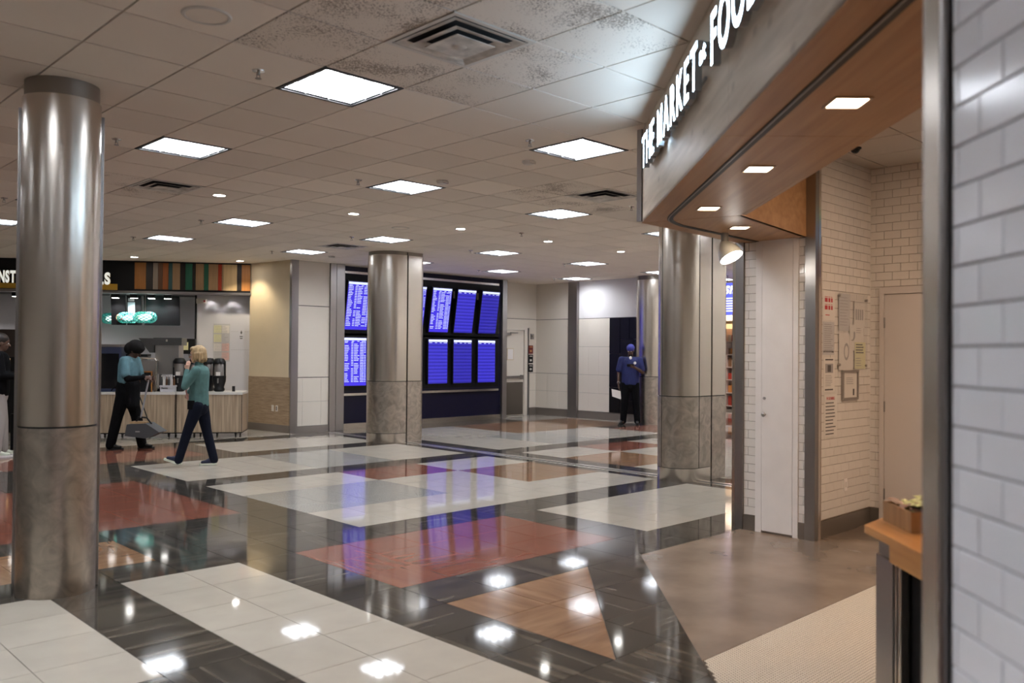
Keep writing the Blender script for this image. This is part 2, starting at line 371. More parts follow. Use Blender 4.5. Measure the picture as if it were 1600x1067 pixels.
def kind_of(i, j):
    if i >= 15 and i < 18: return 'dark'
    if i < 15:
        if j >= 18: return 'white' if i < 14 else 'dark'
        if 9 <= i < 15 and 14 <= j < 17: return 'white'
        if i < 8 and 14 <= j < 17: return 'white' if -6 <= i < 2 and j < 17 else 'red'
        if 5 <= i < 15:
            if 9 <= j < 13: return 'white' if (i < 9 or i >= 12) else 'grey'
            if 6 <= j < 8: return 'red' if 9 <= i < 12 else 'white'
            if 3 <= j < 6: return 'grey' if i < 9 else ('white' if i < 12 else 'tan')
            if 1 <= j < 3: return 'white'
        if 9 <= i < 15 and -3 <= j < 0: return 'white'
        if 3 <= i < 8 and -3 <= j < 0: return 'red'
        if 3 <= i < 6 and -7 <= j < -4: return 'tan'
        if 0 <= i < 2 and j < 0: return 'white'
        if -5 <= i < -1 and -4 <= j < 0: return 'white'
        if -5 <= i < -1 and -14 <= j < -5: return 'red'
        if -3 <= i < 4 and 4 <= j < 10: return 'red'
        if -4 <= i < 1 and 1 <= j < 3: return 'tan'
        return 'dark'
    # beyond the expansion joint
    if 18 <= i < 21:
        if 9 <= j < 17: return 'white'
        if 6 <= j < 8: return 'white'
        if 3 <= j < 6: return 'tan'
        if -3 <= j < 3: return 'white'
        return 'white' if j < -3 and j > -8 else 'dark'
    if 21 <= i < 24:
        if 13 <= j < 17: return 'white' if i < 23 else 'tan'
        if 9 <= j < 13: return 'grey'
        if 6 <= j < 8: return 'red'
        if 3 <= j < 6: return 'white'
        return 'white' if -1 <= j < 3 else 'dark'
    if 24 <= i < 28:
        if 13 <= j < 17: return 'tan'
        if 9 <= j < 13: return 'white'
        if 6 <= j < 8: return 'white'
        if 3 <= j < 6: return 'white'
        return 'red' if j < 3 else 'dark'
    if i >= 31: return 'white' if i < 34 else ('red' if j < 12 and i < 38 else 'white')
    if 28 <= i < 31:
        if j >= 17: return 'white'
        if 13 <= j < 17: return 'tan'
        if 9 <= j < 12: return 'red'
        return 'dark'
    return 'dark'
def build_floor():
    base = MB().box(-5.2, 26, -5.2, 24, -.12, -.0035)
    fl = struct('floor', base, 'grout_dark')
    cells = []
    for i in range(-15, 55):
        for j in range(-18, 29):
            x0, x1, y0, y1 = UU(i), UU(i + 1), VV(j), VV(j + 1)
            if x1 < -5 or y1 < -5 or x0 > 25.5 or y0 > 20: continue
            if i in (16,): continue
            k = kind_of(i, j); p = rect(x0, x1, y0, y1); parts = []
            if y0 < 4.215 and x1 > y0 + 1.36:           # shop threshold: concrete beyond u - v = 1.36, v < 4.215
                if y1 <= 4.215 or True:
                    q = clip(p, 1, -1, 1.36)            # keep u - v <= 1.36
                    q2 = clip(clip(p, -1, 1, -1.36), 0, -1, -4.215)   # u-v >= 1.36 and v >= 4.215
                    parts = [(q, k), (q2, k)]
            else: parts = [(p, k)]
            if k == 'tan' and 3 <= i < 6 and -7 <= j < -4:
                nn = []
                for q, kk in parts:                    # hypotenuse from (u3,v-7) to (u6,v-4)
                    d = UU(6) - VV(-4)
                    nn.append((clip(q, 1, -1, d), 'tan')); nn.append((clip(q, -1, 1, -d), 'dark'))
                parts = nn
            for q, kk in parts:
                if len(q) < 3 or area(q) < .002: continue
                cells.append((q, kk, (i, j)))
    g = .0022
    def shrink(q, g):
        cx = sum(p[0] for p in q) / len(q); cy = sum(p[1] for p in q) / len(q); out = []
        n = len(q); A = sum(q[i][0] * q[(i + 1) % n][1] - q[(i + 1) % n][0] * q[i][1] for i in range(n)); s = 1 if A > 0 else -1
        r = list(q)
        for i in range(n):
            p1 = q[i]; p2 = q[(i + 1) % n]; dx, dy = p2[0] - p1[0], p2[1] - p1[1]; L = sqrt(dx * dx + dy * dy)
            if L < 1e-5: continue
            nx, ny = dy / L * s, -dx / L * s          # outward normal
            r = clip(r, nx, ny, nx * p1[0] + ny * p1[1] - g)
            if len(r) < 3: return None
        return r
    def vis(q):
        cx = sum(p[0] for p in q) / len(q); cy = sum(p[1] for p in q) / len(q)
        f = .6984 * cx + .7157 * cy; r = .7157 * cx - .6984 * cy
        return f > 3.6 and abs(r / f) < .63, f
    ranked = []
    for q, k, ij in cells:
        v, f = vis(q)
        ranked.append((0 if v else 1, f, q, k))
    ranked.sort(key=lambda t: (t[0], t[1]))
    kinds = ['floor_white', 'floor_grey', 'floor_red', 'floor_tan', 'floor_dark']; rest = MB(); n = 0
    for fl_, f, q, k in ranked:
        gg = .0022
        s = shrink(q, gg)
        if not s or area(s) < .001: continue
        A = sum(s[i][0] * s[(i + 1) % len(s)][1] - s[(i + 1) % len(s)][0] * s[i][1] for i in range(len(s)))
        if A < 0: s = s[::-1]
        if n < 298 and fl_ == 0:
            cx = sum(p[0] for p in s) / len(s); cy = sum(p[1] for p in s) / len(s)
            MB().prism([(x - cx, y - cy) for x, y in s], -.02, 0).build('floor_tile', 'floor_' + k, fl, (cx, cy, 0)); n += 1
        else: rest.prism(s, -.02, 0, kinds.index('floor_' + k))
    rest.build('floor_tiles', kinds, fl, kind='stuff')
    # expansion joint with metal cover strips
    for y0, y1 in ((-5, 19.5),):
        MB().box(9.225, 9.29, y0, y1, -.02, .002).box(9.37, 9.455, y0, y1, -.02, .002).build('expansion_cover', 'rail', fl, label='bright metal cover strips of the floor expansion joint')
    # shop floor
    conc = [(3.90, 2.54), (5.575, 4.215), (8.28, 4.215), (8.28, 2.54)]
    MB().prism(conc[::-1], -.02, 0).build('concrete_slab', 'concrete', fl, label='smooth brown stained concrete floor at the shop entrance')
    poly = [(1.36 - 5.0, -5.0), (3.90, 2.54), (8.28, 2.54), (8.28, -5)]
    MB().prism(poly[::-1], -.02, -.0025).build('mosaic_bed', 'mosaic_grout', fl)
    pt = .0205; m = MB(); r = .0083; jv = 0; v = 2.54 - .012
    while v > .95:
        uo = (jv % 2) * pt / 2; u = 1.36 + v + .012 + uo
        u = math.ceil((u - uo) / pt) * pt + uo
        while u < 6.6:
            if .7157 * u - .6984 * v < .62 * (.6984 * u + .7157 * v):
                m.add([(u + r * cos(t * pi / 4), v + r * sin(t * pi / 4), 0) for t in range(8)] + [(u + (r + .0004) * cos(t * pi / 4), v + (r + .0004) * sin(t * pi / 4), -.003) for t in range(8)],
                      [tuple(range(8))] + [(t + 8, (t + 1) % 8 + 8, (t + 1) % 8, t) for t in range(8)])
            u += pt
        v -= pt * .866; jv += 1
    m.build('mosaic_tile', 'mosaic', fl, kind='stuff', label='small round cream mosaic floor tiles with dark joints')
    return fl
FLOOR = build_floor()

# ------------------------------------------------------------------ ceiling
def CU(i): return 2.88 + .612 * i
def CV(j): return 4.645 + .622 * j
PANELS = [(i, j) for i in (-8, -4, 0, 4, 8, 12, 16, 20) for j in (-12, -8, -4, 0, 4, 10, 14) if not (CU(i) - CV(j) > .4 and j < 0) and not (i == 8 and j == 0) and not (i > 8 and j < 0)] + [(12, 4), (16, 4), (20, 4), (24, 4), (24, 10), (28, 10), (28, 4), (12, 0), (18, 0), (24, 0)]
PANELS = sorted(set(p for p in PANELS if not (p[1] == 14 and p[0] in (-4, -8))))
VENTS = [(0, -2), (1, 7), (7, 2), (8, 12)]
DIRTY = {(0, -1), (-1, -1), (-1, -2), (0, -3), (1, -2), (1, -1), (-1, -3), (6, 2), (7, 1), (7, 3), (6, 3), (8, 3), (1, -3), (1, 8), (0, 7)}
def build_ceiling():
    back = MB(); P = clip(rect(-5.2, 26, -5.2, 24), 1, -1, 99)
    back.prism(clip(rect(-5.2, 26, -5.2, 4.2), 1, -1, 1.36), H + .10, H + .2).box(-5.2, 26, 4.2, 24, H + .10, H + .2)
    ce = struct('ceiling', back, 'ceil_grid')
    g = MB()
    for i in range(-13, 38):
        u = CU(i); g.box(u - .012, u + .012, max(-5.2, u - 1.33) if u > -3 and u < 5.6 else (4.19 if u >= 5.6 else -5.2), 21, H + .0125, H + .022)
    for j in range(-15, 27):
        v = CV(j); g.box(-5.2, min(24, v + 1.33) if v < 4.19 else 24, v - .012, v + .012, H + .0128, H + .0223)
    g.build('grid_bars', 'ceil_grid', ce, kind='stuff')
    me = MB().box(-.299, .299, -.304, .304, 0, .013)
    meshes = {False: me.mesh('ceiling_tile', 'ceil_tile'), True: me.mesh('ceiling_tile', 'ceil_dirty')}
    skip = set(PANELS) | set(VENTS); rank = []
    for i in range(-14, 38):
        for j in range(-16, 24):
            if (i, j) in skip: continue
            x0, x1, y0, y1 = CU(i), CU(i + 1), CV(j), CV(j + 1); q = rect(x0 + .007, x1 - .007, y0 + .007, y1 - .007); cut = False
            if x1 - y0 > 1.36 and y0 < 4.2:
                if y1 < 4.15 or x1 - y0 > 1.36 and y0 < 4.15:
                    q1 = clip(q, 1, -1, 1.345); q2 = clip(q, 0, -1, -4.17); q2 = clip(q2, -1, 1, -1.345) if q2 else q2
                    for z in (q1, q2):
                        if len(z) >= 3 and area(z) > .004: rank.append((z, i, j, True))
                    continue
            rank.append((q, i, j, False))
    def key(t):
        q = t[0]; cx = sum(p[0] for p in q) / len(q); cy = sum(p[1] for p in q) / len(q); f = .6984 * cx + .7157 * cy; r = .7157 * cx - .6984 * cy
        ok = f > 4.0 and abs(r / f) < .63
        return (0 if ok else 1, f)
    rank.sort(key=key); rest = MB(); n = 0
    for t in rank:
        q, i, j, cut = t; k = key(t); d = (i, j) in DIRTY
        if k[0] == 0 and n < 298:
            n += 1
            if not cut: link('ceiling_tile', meshes[d], ce, ((CU(i) + CU(i + 1)) / 2, (CV(j) + CV(j + 1)) / 2, H))
            else:
                cx = sum(p[0] for p in q) / len(q); cy = sum(p[1] for p in q) / len(q)
                MB().prism([(x - cx, y - cy) for x, y in q], 0, .013).build('ceiling_tile', 'ceil_dirty' if d else 'ceil_tile', ce, (cx, cy, H))
        else: rest.prism(q, H, H + .013)
    rest.build('ceiling_tiles', 'ceil_tile', ce, kind='stuff')
    return ce
CEIL = build_ceiling()
def centre(i, j): return ((CU(i) + CU(i + 1)) / 2, (CV(j) + CV(j + 1)) / 2)
def build_panels():
    x, y = .306, .311; t = None
    names = {(0, 0): 'largest square ceiling light in view, nearest the dusty air vent', (0, 4): 'square ceiling light just right of the near steel column top', (4, 0): 'square ceiling light left of the letter T of the lit sign',
             (4, 4): 'square ceiling light in the middle of the ceiling between two smoke detectors', (8, 4): 'square ceiling light beside the far dusty vent by the sign', (4, 10): 'square ceiling light above the kiosk right end, beyond a round downlight',
             (8, 10): 'square ceiling light above and left of the twin steel column', (4, 14): 'square ceiling light nearest the striped kiosk fascia', (8, 14): 'square ceiling light above the beige wall corner post', (12, 10): 'square ceiling light right of the middle column above the flight board',
             (16, 10): 'square ceiling light above the steel pillar of the far wall', (16, 14): 'square ceiling light above the right end of the flight board', (20, 14): 'square ceiling light closest to the far exit door corner', (0, 14): 'square ceiling light left of the near column above the kiosk sign',
             (20, 10): 'square ceiling light above the far round column', (12, 4): 'square ceiling light just left of the big right column top', (12, 14): 'square ceiling light mostly hidden behind the middle column top'}
    for n, (i, j) in enumerate(PANELS):
        cx, cy = centre(i, j); lb = names.get((i, j), 'square ceiling light panel outside the view')
        if t is None or True:
            if t is None:
                t = thing('ceiling_light', (cx, cy, H), lb, 'ceiling light', group='square ceiling lights')
                f = MB()
                for a in ((-x, x, -y, -y + .028), (-x, x, y - .028, y), (-x, -x + .028, -y + .028, y - .028), (x - .028, x, -y + .028, y - .028)): f.box(*a, -.004, .0125)
                f.build('frame', 'frame_black', t)
                a, b = x - .028, y - .028
                MB().box(-a, a, -b, b, .055, .063).build('diffuser', 'panel_glow', t)
                MB().box(-a - .004, -a, -b, b, 0, .063).box(a, a + .004, -b, b, 0, .063).box(-a, a, -b - .004, -b, 0, .063).box(-a, a, b, b + .004, 0, .063).build('housing', 'louver', t)
                l = MB()
                for k in (-1, 1): l.box(k * a / 3 - .003, k * a / 3 + .003, -b, b, .003, .050); l.box(-a, a, k * b / 3 - .003, k * b / 3 + .003, .003, .050)
                l.build('louver', 'louver', t)
            else:
                dup(t, (cx, cy, H), label=lb)
build_panels()
def disc_light(u, v, label, d0=[None]):
    if d0[0] is None:
        t = thing('downlight', (u, v, H), label, 'downlight', group='round downlights')
        MB().lathe([(.085, 0), (.083, -.006), (.068, -.006), (.064, .0)], n=32).build('trim_ring', 'white_plastic', t)
        MB().lathe([(.066, -.002), (.0001, -.002)], n=32).build('lamp', 'down_glow', t); d0[0] = t
    else: dup(d0[0], (u, v, H), label=label)
for u, v, l in ((4.44, 9.38, 'round downlight nearest the small square vent on the left'), (6.25, 9.36, 'round downlight second from the left in the row across the ceiling'), (8.08, 9.36, 'round downlight in the middle of the row across the ceiling'), (9.94, 9.38, 'round downlight right of the middle of the row, above the flight board end'), (11.79, 9.38, 'rightmost round downlight in the row, left of the big right column')):
    disc_light(u, v, l)
def vent(i, j, label, big=True):
    cx, cy = centre(i, j); t = thing('air_vent', (cx, cy, H), label, 'air vent', group='ceiling air diffusers')
    a, b = .306, .311
    f = MB()
    for q in ((-a, a, -b, -b + .03), (-a, a, b - .03, b), (-a, -a + .03, -b + .03, b - .03), (a - .03, a, -b + .03, b - .03)): f.box(*q, -.006, .0125)
    f.build('frame', 'white_plastic', t)
    MB().box(-a + .03, a - .03, -b + .03, b - .03, .006, .0125).build('duct_opening', 'vent_dark', t)
    for k, (r, z) in enumerate(((.268, -.008), (.205, -.020))):
        c = MB(); s = r - .066
        for sx, sy in ((1, 0), (0, 1), (-1, 0), (0, -1)):
            R = Matrix.Rotation(atan2(sy, sx), 3, 'Z')
            V = [R @ Vector(p) for p in ((r, -r, z), (r, r, z), (s, s, z + .018), (s, -s, z + .018), (r, -r, z + .002), (r, r, z + .002), (s, s, z + .02), (s, -s, z + .02))]
            c.add(V, [(0, 3, 2, 1), (4, 5, 6, 7), (0, 1, 5, 4), (2, 3, 7, 6)])
        c.build('cone', 'vent_metal', t)
    MB().box(-.142, .142, -.142, .142, -.032, -.028).build('centre_plate', 'vent_metal', t)
    MB().lathe([(.045, -.03), (.03, -.038), (.0001, -.04)], n=20).build('screw_cap', 'vent_metal', t)
vent(0, -2, 'large dusty square air diffuser with speckled tiles around it'); vent(1, 7, 'small looking square vent right of the near column')
vent(7, 2, 'dusty square vent near the sign corner, dark stains around'); vent(8, 12, 'farthest square vent above the corner of the panelled wall')
def speaker(u, v, r, label):
    t = thing('ceiling_speaker', (u, v, H), label, 'speaker', group='round ceiling speakers')
    MB().lathe([(r, 0), (r - .006, -.008), (r - .02, -.009), (r - .024, -.004)], n=36).build('rim', 'white_plastic', t)
    MB().lathe([(r - .022, -.003), (r * .45, -.006), (.0001, -.006)], n=36).build('grille', 'ceil_tile', t)
speaker(1.99, 4.38, .13, 'round ceiling speaker grille at the upper left'); speaker(7.43, 9.93, .13, 'faint round ceiling speaker above the middle column')
def sprinkler(u, v, label, s0=[None]):
    if s0[0] is None:
        t = thing('sprinkler', (u, v, H), label, 'sprinkler', group='fire sprinklers in the ceiling')
        MB().lathe([(.04, 0), (.038, -.006), (.014, -.01)], n=20).build('escutcheon', 'rail', t)
        MB().cyl((0, 0, -.008), (0, 0, -.03), .011, .008, 10).box(-.012, -.009, -.003, .003, -.05, -.02).box(.009, .012, -.003, .003, -.05, -.02).build('body', 'base_metal', t)
        MB().lathe([(.02, -.052), (.02, -.05), (.0001, -.05)], n=12).build('deflector', 'base_metal', t); s0[0] = t
    else: dup(s0[0], (u, v, H), label=label)
for u, v, l in ((2.62, 5.01, 'sprinkler head left of the largest ceiling light'), (2.64, 7.51, 'sprinkler head right of the near column'), (5.09, 5.02, 'sprinkler head above the light left of the sign'), (5.04, 7.47, 'sprinkler head left of the middle ceiling light'), (5.13, 11.38, 'sprinkler head left of the light above the kiosk'), (8.98, 9.02, 'small sprinkler head above the round downlights right of centre'),
                (7.50, 11.28, 'sprinkler head left of the light by the middle column'), (7.60, 13.95, 'sprinkler head by the light above the beige wall'), (9.91, 11.21, 'sprinkler head left of the light over the flight board'), (12.67, 11.50, 'sprinkler head left of the light over the far pillar'), (12.44, 13.80, 'sprinkler head above the flight board right end'), (15.03, 13.97, 'sprinkler head nearest the far exit door'),
                (2.75, 11.43, 'sprinkler head at the left edge beyond the near column'), (5.15, 13.87, 'sprinkler head closest to the kiosk fascia'), (8.23, 6.39, 'sprinkler head beside the dusty vent by the sign')):
    sprinkler(u, v, l)
def detector(u, v, label):
    t = thing('smoke_detector', (u, v, H), label, 'smoke detector', group='ceiling smoke detectors')
    MB().lathe([(.06, 0), (.06, -.012), (.045, -.03), (.0001, -.034)], n=24).build('housing', 'white_plastic', t)
    MB().box(-.035, .035, -.062, -.05, -.03, -.008).build('strobe_lens', 'rail', t)
for u, v, l in ((5.64, 5.58, 'smoke detector below the light left of the sign'), (5.68, 6.88, 'smoke detector right of the middle ceiling light'), (8.77, 13.85, 'smoke detector above the cream panelled wall'), (7.9, 6.0, 'dark detector next to the dusty vent by the sign corner')): detector(u, v, l)

# ------------------------------------------------------------------ steel columns
def left_column():
    c = (1.847, 6.26, 0); t = thing('steel_column', c, 'big round brushed steel column nearest the camera on the left', 'column'); r = .24
    MB().lathe([(r, .0), (r, 1.10)], n=64).build('lower_cladding', 'steel_scuff', t)
    MB().lathe([(r - .004, 1.10), (r - .004, 1.112)], n=64).build('seam', 'frame_black', t)
    MB().lathe([(r, 1.112), (r, 3.28), (r - .012, 3.285)], n=64).build('upper_cladding', 'steel', t)
    MB().lathe([(r - .012, 3.28), (r - .012, H)], n=64).build('cap_ring', 'base_metal', t)
    a = atan2(6.26, 1.847)
    for s in (-1, 1):
        d = Vector((cos(a), sin(a), 0)); n = Vector((-sin(a), cos(a), 0)) * s
        m = MB(); p = n * (r + .014) + d * .03; q = n * (r + .004) + d * .03
        m.cyl((p.x, p.y, 0), (p.x, p.y, 3.22), .005, .005, 8); m.cyl((q.x, q.y, 0), (q.x, q.y, 3.22), .006, .006, 8)
        m.build('edge_trim', 'steel_trim', t)
left_column()
def twin_column(c, r, gu, rear, label, z1=1.07, grooves=()):
    """front bullnose half towards -u, flat flanks, a gap along the expansion joint, rear half beyond it"""
    cu, cv = c; t = thing('steel_column', (cu, cv, 0), label, 'column')
    def foot(r):
        p = [(gu - cu, -r)] ; q = []
        for k in range(33): a = -pi / 2 - pi * k / 32; q.append((r * cos(a), r * sin(a)))
        return [(gu - cu, -r)] + q + [(gu - cu, r)]
    f = foot(r)[::-1]; fi = foot(r - .012)[::-1]
    for z0, z1_, m, nm, pl in ((0, .165, 'steel', 'skirt', f), (.165, .172, 'frame_black', 'seam', fi), (.172, z1, 'steel_scuff', 'lower_cladding', f), (z1, z1 + .012, 'frame_black', 'seam', fi), (z1 + .012, 3.33, 'steel', 'upper_cladding', f), (3.33, H, 'base_metal', 'cap_ring', fi)):
        MB().prism(pl, z0, z1_, 0, True).build(nm, m, t)
    x0 = gu + .028 - cu; x1 = rear - cu
    MB().box(gu - cu - .002, x0 + .002, -r + .05, r - .05, 0, H).build('joint_core', 'frame_black', t)
    def rf(r):
        q = [(x0, -r), (x1 - .08, -r)]
        for k in range(9): a = -pi / 2 + pi / 2 * k / 8; q.append((x1 - .08 + .08 * cos(a), -r + .08 + .08 * sin(a)))
        for k in range(9): a = pi / 2 * k / 8; q.append((x1 - .08 + .08 * cos(a), r - .08 + .08 * sin(a)))
        q.append((x0, r)); return q
    for z0, z1_, m, nm, rr in ((0, z1, 'steel_scuff', 'rear_lower_cladding', r), (z1, z1 + .012, 'frame_black', 'rear_seam', r - .012), (z1 + .012, 3.33, 'steel', 'rear_upper_cladding', r), (3.33, H, 'base_metal', 'rear_cap', r - .012)):
        MB().prism(rf(rr), z0, z1_, 0, True).build(nm, m, t)
    for a in grooves:
        g = MB(); x, y = r * cos(a), r * sin(a); g.cyl((x, y, .17), (x, y, 3.33), .0045, .0045, 6); g.build('vertical_seam', 'frame_black', t)
twin_column((9.32, 6.42), .29, 9.58, 9.99, 'large steel twin column right of centre, bullnose front with vertical seams', grooves=(radians(160), radians(268)))
twin_column((9.2, 12.62), .38, 9.32, 9.72, 'middle steel twin column standing in front of the flight board', 1.08)
def far_column():
    t = thing('steel_column', (16.1, 11.9, 0), 'farthest round steel column, behind the man in the blue shirt', 'column'); r = .35
    MB().lathe([(r, 0), (r, 1.08)], n=48).build('lower_cladding', 'steel_scuff', t); MB().lathe([(r - .01, 1.08), (r - .01, 1.095)], n=48).build('seam', 'frame_black', t)
    MB().lathe([(r, 1.095), (r, 3.3)], n=48).build('upper_cladding', 'steel', t); MB().lathe([(r - .015, 3.3), (r - .015, H)], n=48).build('cap_ring', 'base_metal', t)
far_column()

def spot(loc, target, energy, col, size, blend=.6, r=.03):
    l = bpy.data.lights.new('lamp_light', 'SPOT'); l.energy = energy; l.color = col; l.spot_size = radians(size); l.spot_blend = blend; l.shadow_soft_size = r
    o = bpy.data.objects.new('lamp_light', l); COL.objects.link(o); o.location = loc
    o.rotation_euler = (Vector(target) - Vector(loc)).to_track_quat('-Z', 'Y').to_euler()
for u, v, l in ((8.02, 16.0, 'round downlight washing the beige wall beside the kiosk'), (6.3, 16.9, 'round downlight above the striped kiosk fascia')):
    disc_light(u, v, l); spot((u, v, H - .02), (u + .12, v, 0), 26, (1, .86, .62), 110)

# ------------------------------------------------------------------ outer walls (mostly outside the view)
struct('wall_behind', MB().box(-5.2, 26, -5.3, -5.15, 0, H + .1), 'wall_plain')
struct('wall_left', MB().box(-5.3, -5.15, -5.2, 24, 0, H + .1), 'wall_plain')
struct('wall_left_far', MB().box(-5.2, 4.0, 20.2, 20.35, 0, H + .1), 'wall_plain')
# ------------------------------------------------------------------ far walls
def build_back_walls():
    # panelled wall left of the flight board, v = 15.0
    w = struct('wall_back', MB().box(8.6, 9.82, 15.02, 15.2, 0, H), 'joint_light')
    for n_, (x0, x1, z0, z1) in enumerate(((8.74, 9.46, 2.515, H - .005), (8.74, 9.46, 1.095, 2.50))):
        MB().box(x0, x1, 15.0, 15.03, z0, z1).build('wall_panel', 'wall_cream', w)
    xs = [8.74, 8.865, 9.285, 9.46]
    for i in range(3):
        for z0, z1 in ((.13, .605), (.61, 1.08)): MB().box(xs[i] + .002, xs[i + 1] - .002, 15.0, 15.03, z0, z1).build('wall_tile', 'wall_cream', w)
    MB().box(8.74, 9.46, 14.985, 15.03, 0, .125).build('base_plate', 'steel_trim', w)
    for x0, x1 in ((8.585, 8.735), (9.465, 9.60), (9.61, 9.80)): MB().box(x0, x1, 14.96, 15.05, 0, H).build('corner_post', 'steel_trim', w)
    # beige wall running back from the post to the kiosk
    ang = atan2(16.35 - 15.0, 8.43 - 8.59); L = 1.37
    b = struct('wall_beige', MB().box(0, L, -.12, 0, 0, H), 'wall_beige', (8.59, 15.0, 0), ang)
    MB().box(.0, L, 0, .012, .15, 1.09).build('wainscot', 'laminate', b); MB().box(0, L, 0, .018, 0, .15).build('base_cove', 'base_cove', b)
    for k in (0, 1):
        x = .40 + k * .13
        p = MB().box(x - .036, x + .036, .012, .018, .41, .53).build('outlet_plate', 'white_plastic', b)
        if k == 0: MB().box(x - .012, x + .012, .017, .021, .43, .51).build('outlet_socket', 'frame_black', p)
        else: MB().box(x - .010, x + .010, .017, .023, .45, .49).build('switch', 'white_plastic', p)
    # nook with the exit door, v = 15.6 and u = 16.1
    n = struct('wall_far', MB().box(14.6, 16.3, 15.62, 15.8, 0, H).box(14.45, 14.62, 15.2, 15.8, 0, H), 'joint_light')
    MB().box(15.85, 16.1, 15.6, 15.63, 1.09, 2.47).build('wall_panel', 'wall_cream', n); MB().box(14.62, 16.1, 15.6, 15.63, 2.485, H).build('wall_panel', 'wall_cream', n)
    MB().box(14.62, 15.85, 15.6, 15.63, 2.25, 2.47).build('wall_panel', 'wall_cream', n)
    for z0, z1 in ((.19, .63), (.635, 1.08)): MB().box(15.87, 16.1, 15.6, 15.63, z0, z1).build('wall_tile', 'wall_cream', n)
    MB().box(15.87, 16.1, 15.585, 15.63, 0, .18).build('base_plate', 'base_cove', n)
    r = struct('wall_right_far', MB().box(16.12, 16.3, 12.0, 15.7, 0, H), 'joint_light')
    for a, b_ in ((14.42, 15.6),):
        MB().box(16.1, 16.13, a, b_, 2.475, H).build('wall_panel', 'wall_cream', r); MB().box(16.1, 16.13, a, b_, 1.09, 2.46).build('wall_panel', 'wall_cream', r)
        for k in range(3):
            y0 = a + k * (b_ - a) / 3
            for z0, z1 in ((.19, .63), (.635, 1.08)): MB().box(16.1, 16.13, y0 + .002, y0 + (b_ - a) / 3 - .002, z0, z1).build('wall_tile', 'wall_cream', r)
    MB().box(16.1, 16.13, 12.0, 14.12, 2.475, H).build('wall_panel', 'wall_white', r)
    for k in range(3):
        y0 = 13.14 + k * .327
        for z0, z1 in ((.19, .63), (.635, 1.08), (1.085, 1.77), (1.775, 2.46)): MB().box(16.1, 16.13, y0 + .001, y0 + .326, z0, z1).build('wall_tile', 'wall_cream', r)
    MB().box(16.085, 16.13, 12.0, 15.6, 0, .18).build('base_plate', 'base_cove', r)
    MB().box(16.03, 16.13, 14.13, 14.42, 0, H).build('pilaster', 'steel_trim', r)
    bt = [(12.0, 12.52, 1.95, 2.46), (12.53, 12.8, 1.95, 2.46), (12.81, 13.13, 1.60, 2.46), (12.0, 12.4, 1.2, 1.94), (12.41, 12.80, 1.2, 1.94), (12.81, 13.13, .8, 1.59), (12.0, 12.6, .5, 1.19), (12.61, 12.80, .5, 1.19), (12.81, 13.13, .19, .79), (12.0, 12.80, .19, .49)]
    for y0, y1, z0, z1 in bt: MB().box(16.08, 16.13, y0, y1 - .008, z0 + .008, z1).build('black_glass_panel', 'black_tile', r)
    return w
build_back_walls()
def exit_door():
    d = struct('door_1', MB().box(14.78, 15.64, 15.60, 15.645, .01, 2.18), 'wall_cream')
    f = MB().box(15.65, 15.76, 15.575, 15.66, 0, 2.26).box(14.66, 14.77, 15.575, 15.66, 0, 2.26).box(14.77, 15.65, 15.575, 15.66, 2.185, 2.26)
    f.build('door_frame', 'wall_cream', d)
    MB().box(14.82, 15.62, 15.594, 15.602, .03, .86).build('kick_plate', 'kickplate', d)
    MB().box(14.80, 15.60, 15.55, 15.585, .95, 1.02).box(14.82, 14.88, 15.56, 15.60, .93, 1.04).box(15.52, 15.60, 15.56, 15.60, .93, 1.04).build('push_bar', 'steel_trim', d)
    MB().box(15.04, 15.27, 15.588, 15.603, 1.42, 1.72).build('window_frame', 'wall_beige', d)
    MB().box(15.06, 15.25, 15.585, 15.59, 1.44, 1.70).build('glass', 'paint_white', d)
    MB().box(14.84, 15.14, 15.54, 15.60, 2.05, 2.11).box(15.10, 15.36, 15.52, 15.54, 2.10, 2.125).build('door_closer', 'steel_trim', d)
    for z0, z1, l, m in ((1.58, 1.80, 'dark red notice on the wall beside the exit door', 'p_red'), (1.34, 1.56, 'black sign with white figures beside the exit door', 'p_blk'), (1.11, 1.31, 'black fire notice, lowest of three beside the exit door', 'p_blk')):
        t = MB().box(15.82, 15.98, 15.588, 15.602, z0, z1).build('wall_sign', 'black' if m == 'p_blk' else 'dark_red'); tag(t, l, 'sign')
        MB().box(15.85, 15.95, 15.585, 15.589, z1 - .05, z1 - .03).box(15.86, 15.93, 15.585, 15.589, z0 + .05, z0 + .10).build('print', 'white_plastic' if m == 'p_blk' else 'orange', t)
    t = thing('fire_alarm', (15.93, 15.6, 2.03), 'small fire alarm strobe on the wall above the three notices', 'fire alarm')
    MB().box(-.05, .05, -.04, 0, -.07, .07).build('housing', 'steel_trim', t); MB().cyl((0, -.04, .02), (0, -.06, .02), .03, .02, 14).build('strobe', 'rail', t)
mat('dark_red', (.16, .02, .02), rough=.5); mat('orange', (.55, .25, .08), rough=.5)
exit_door()
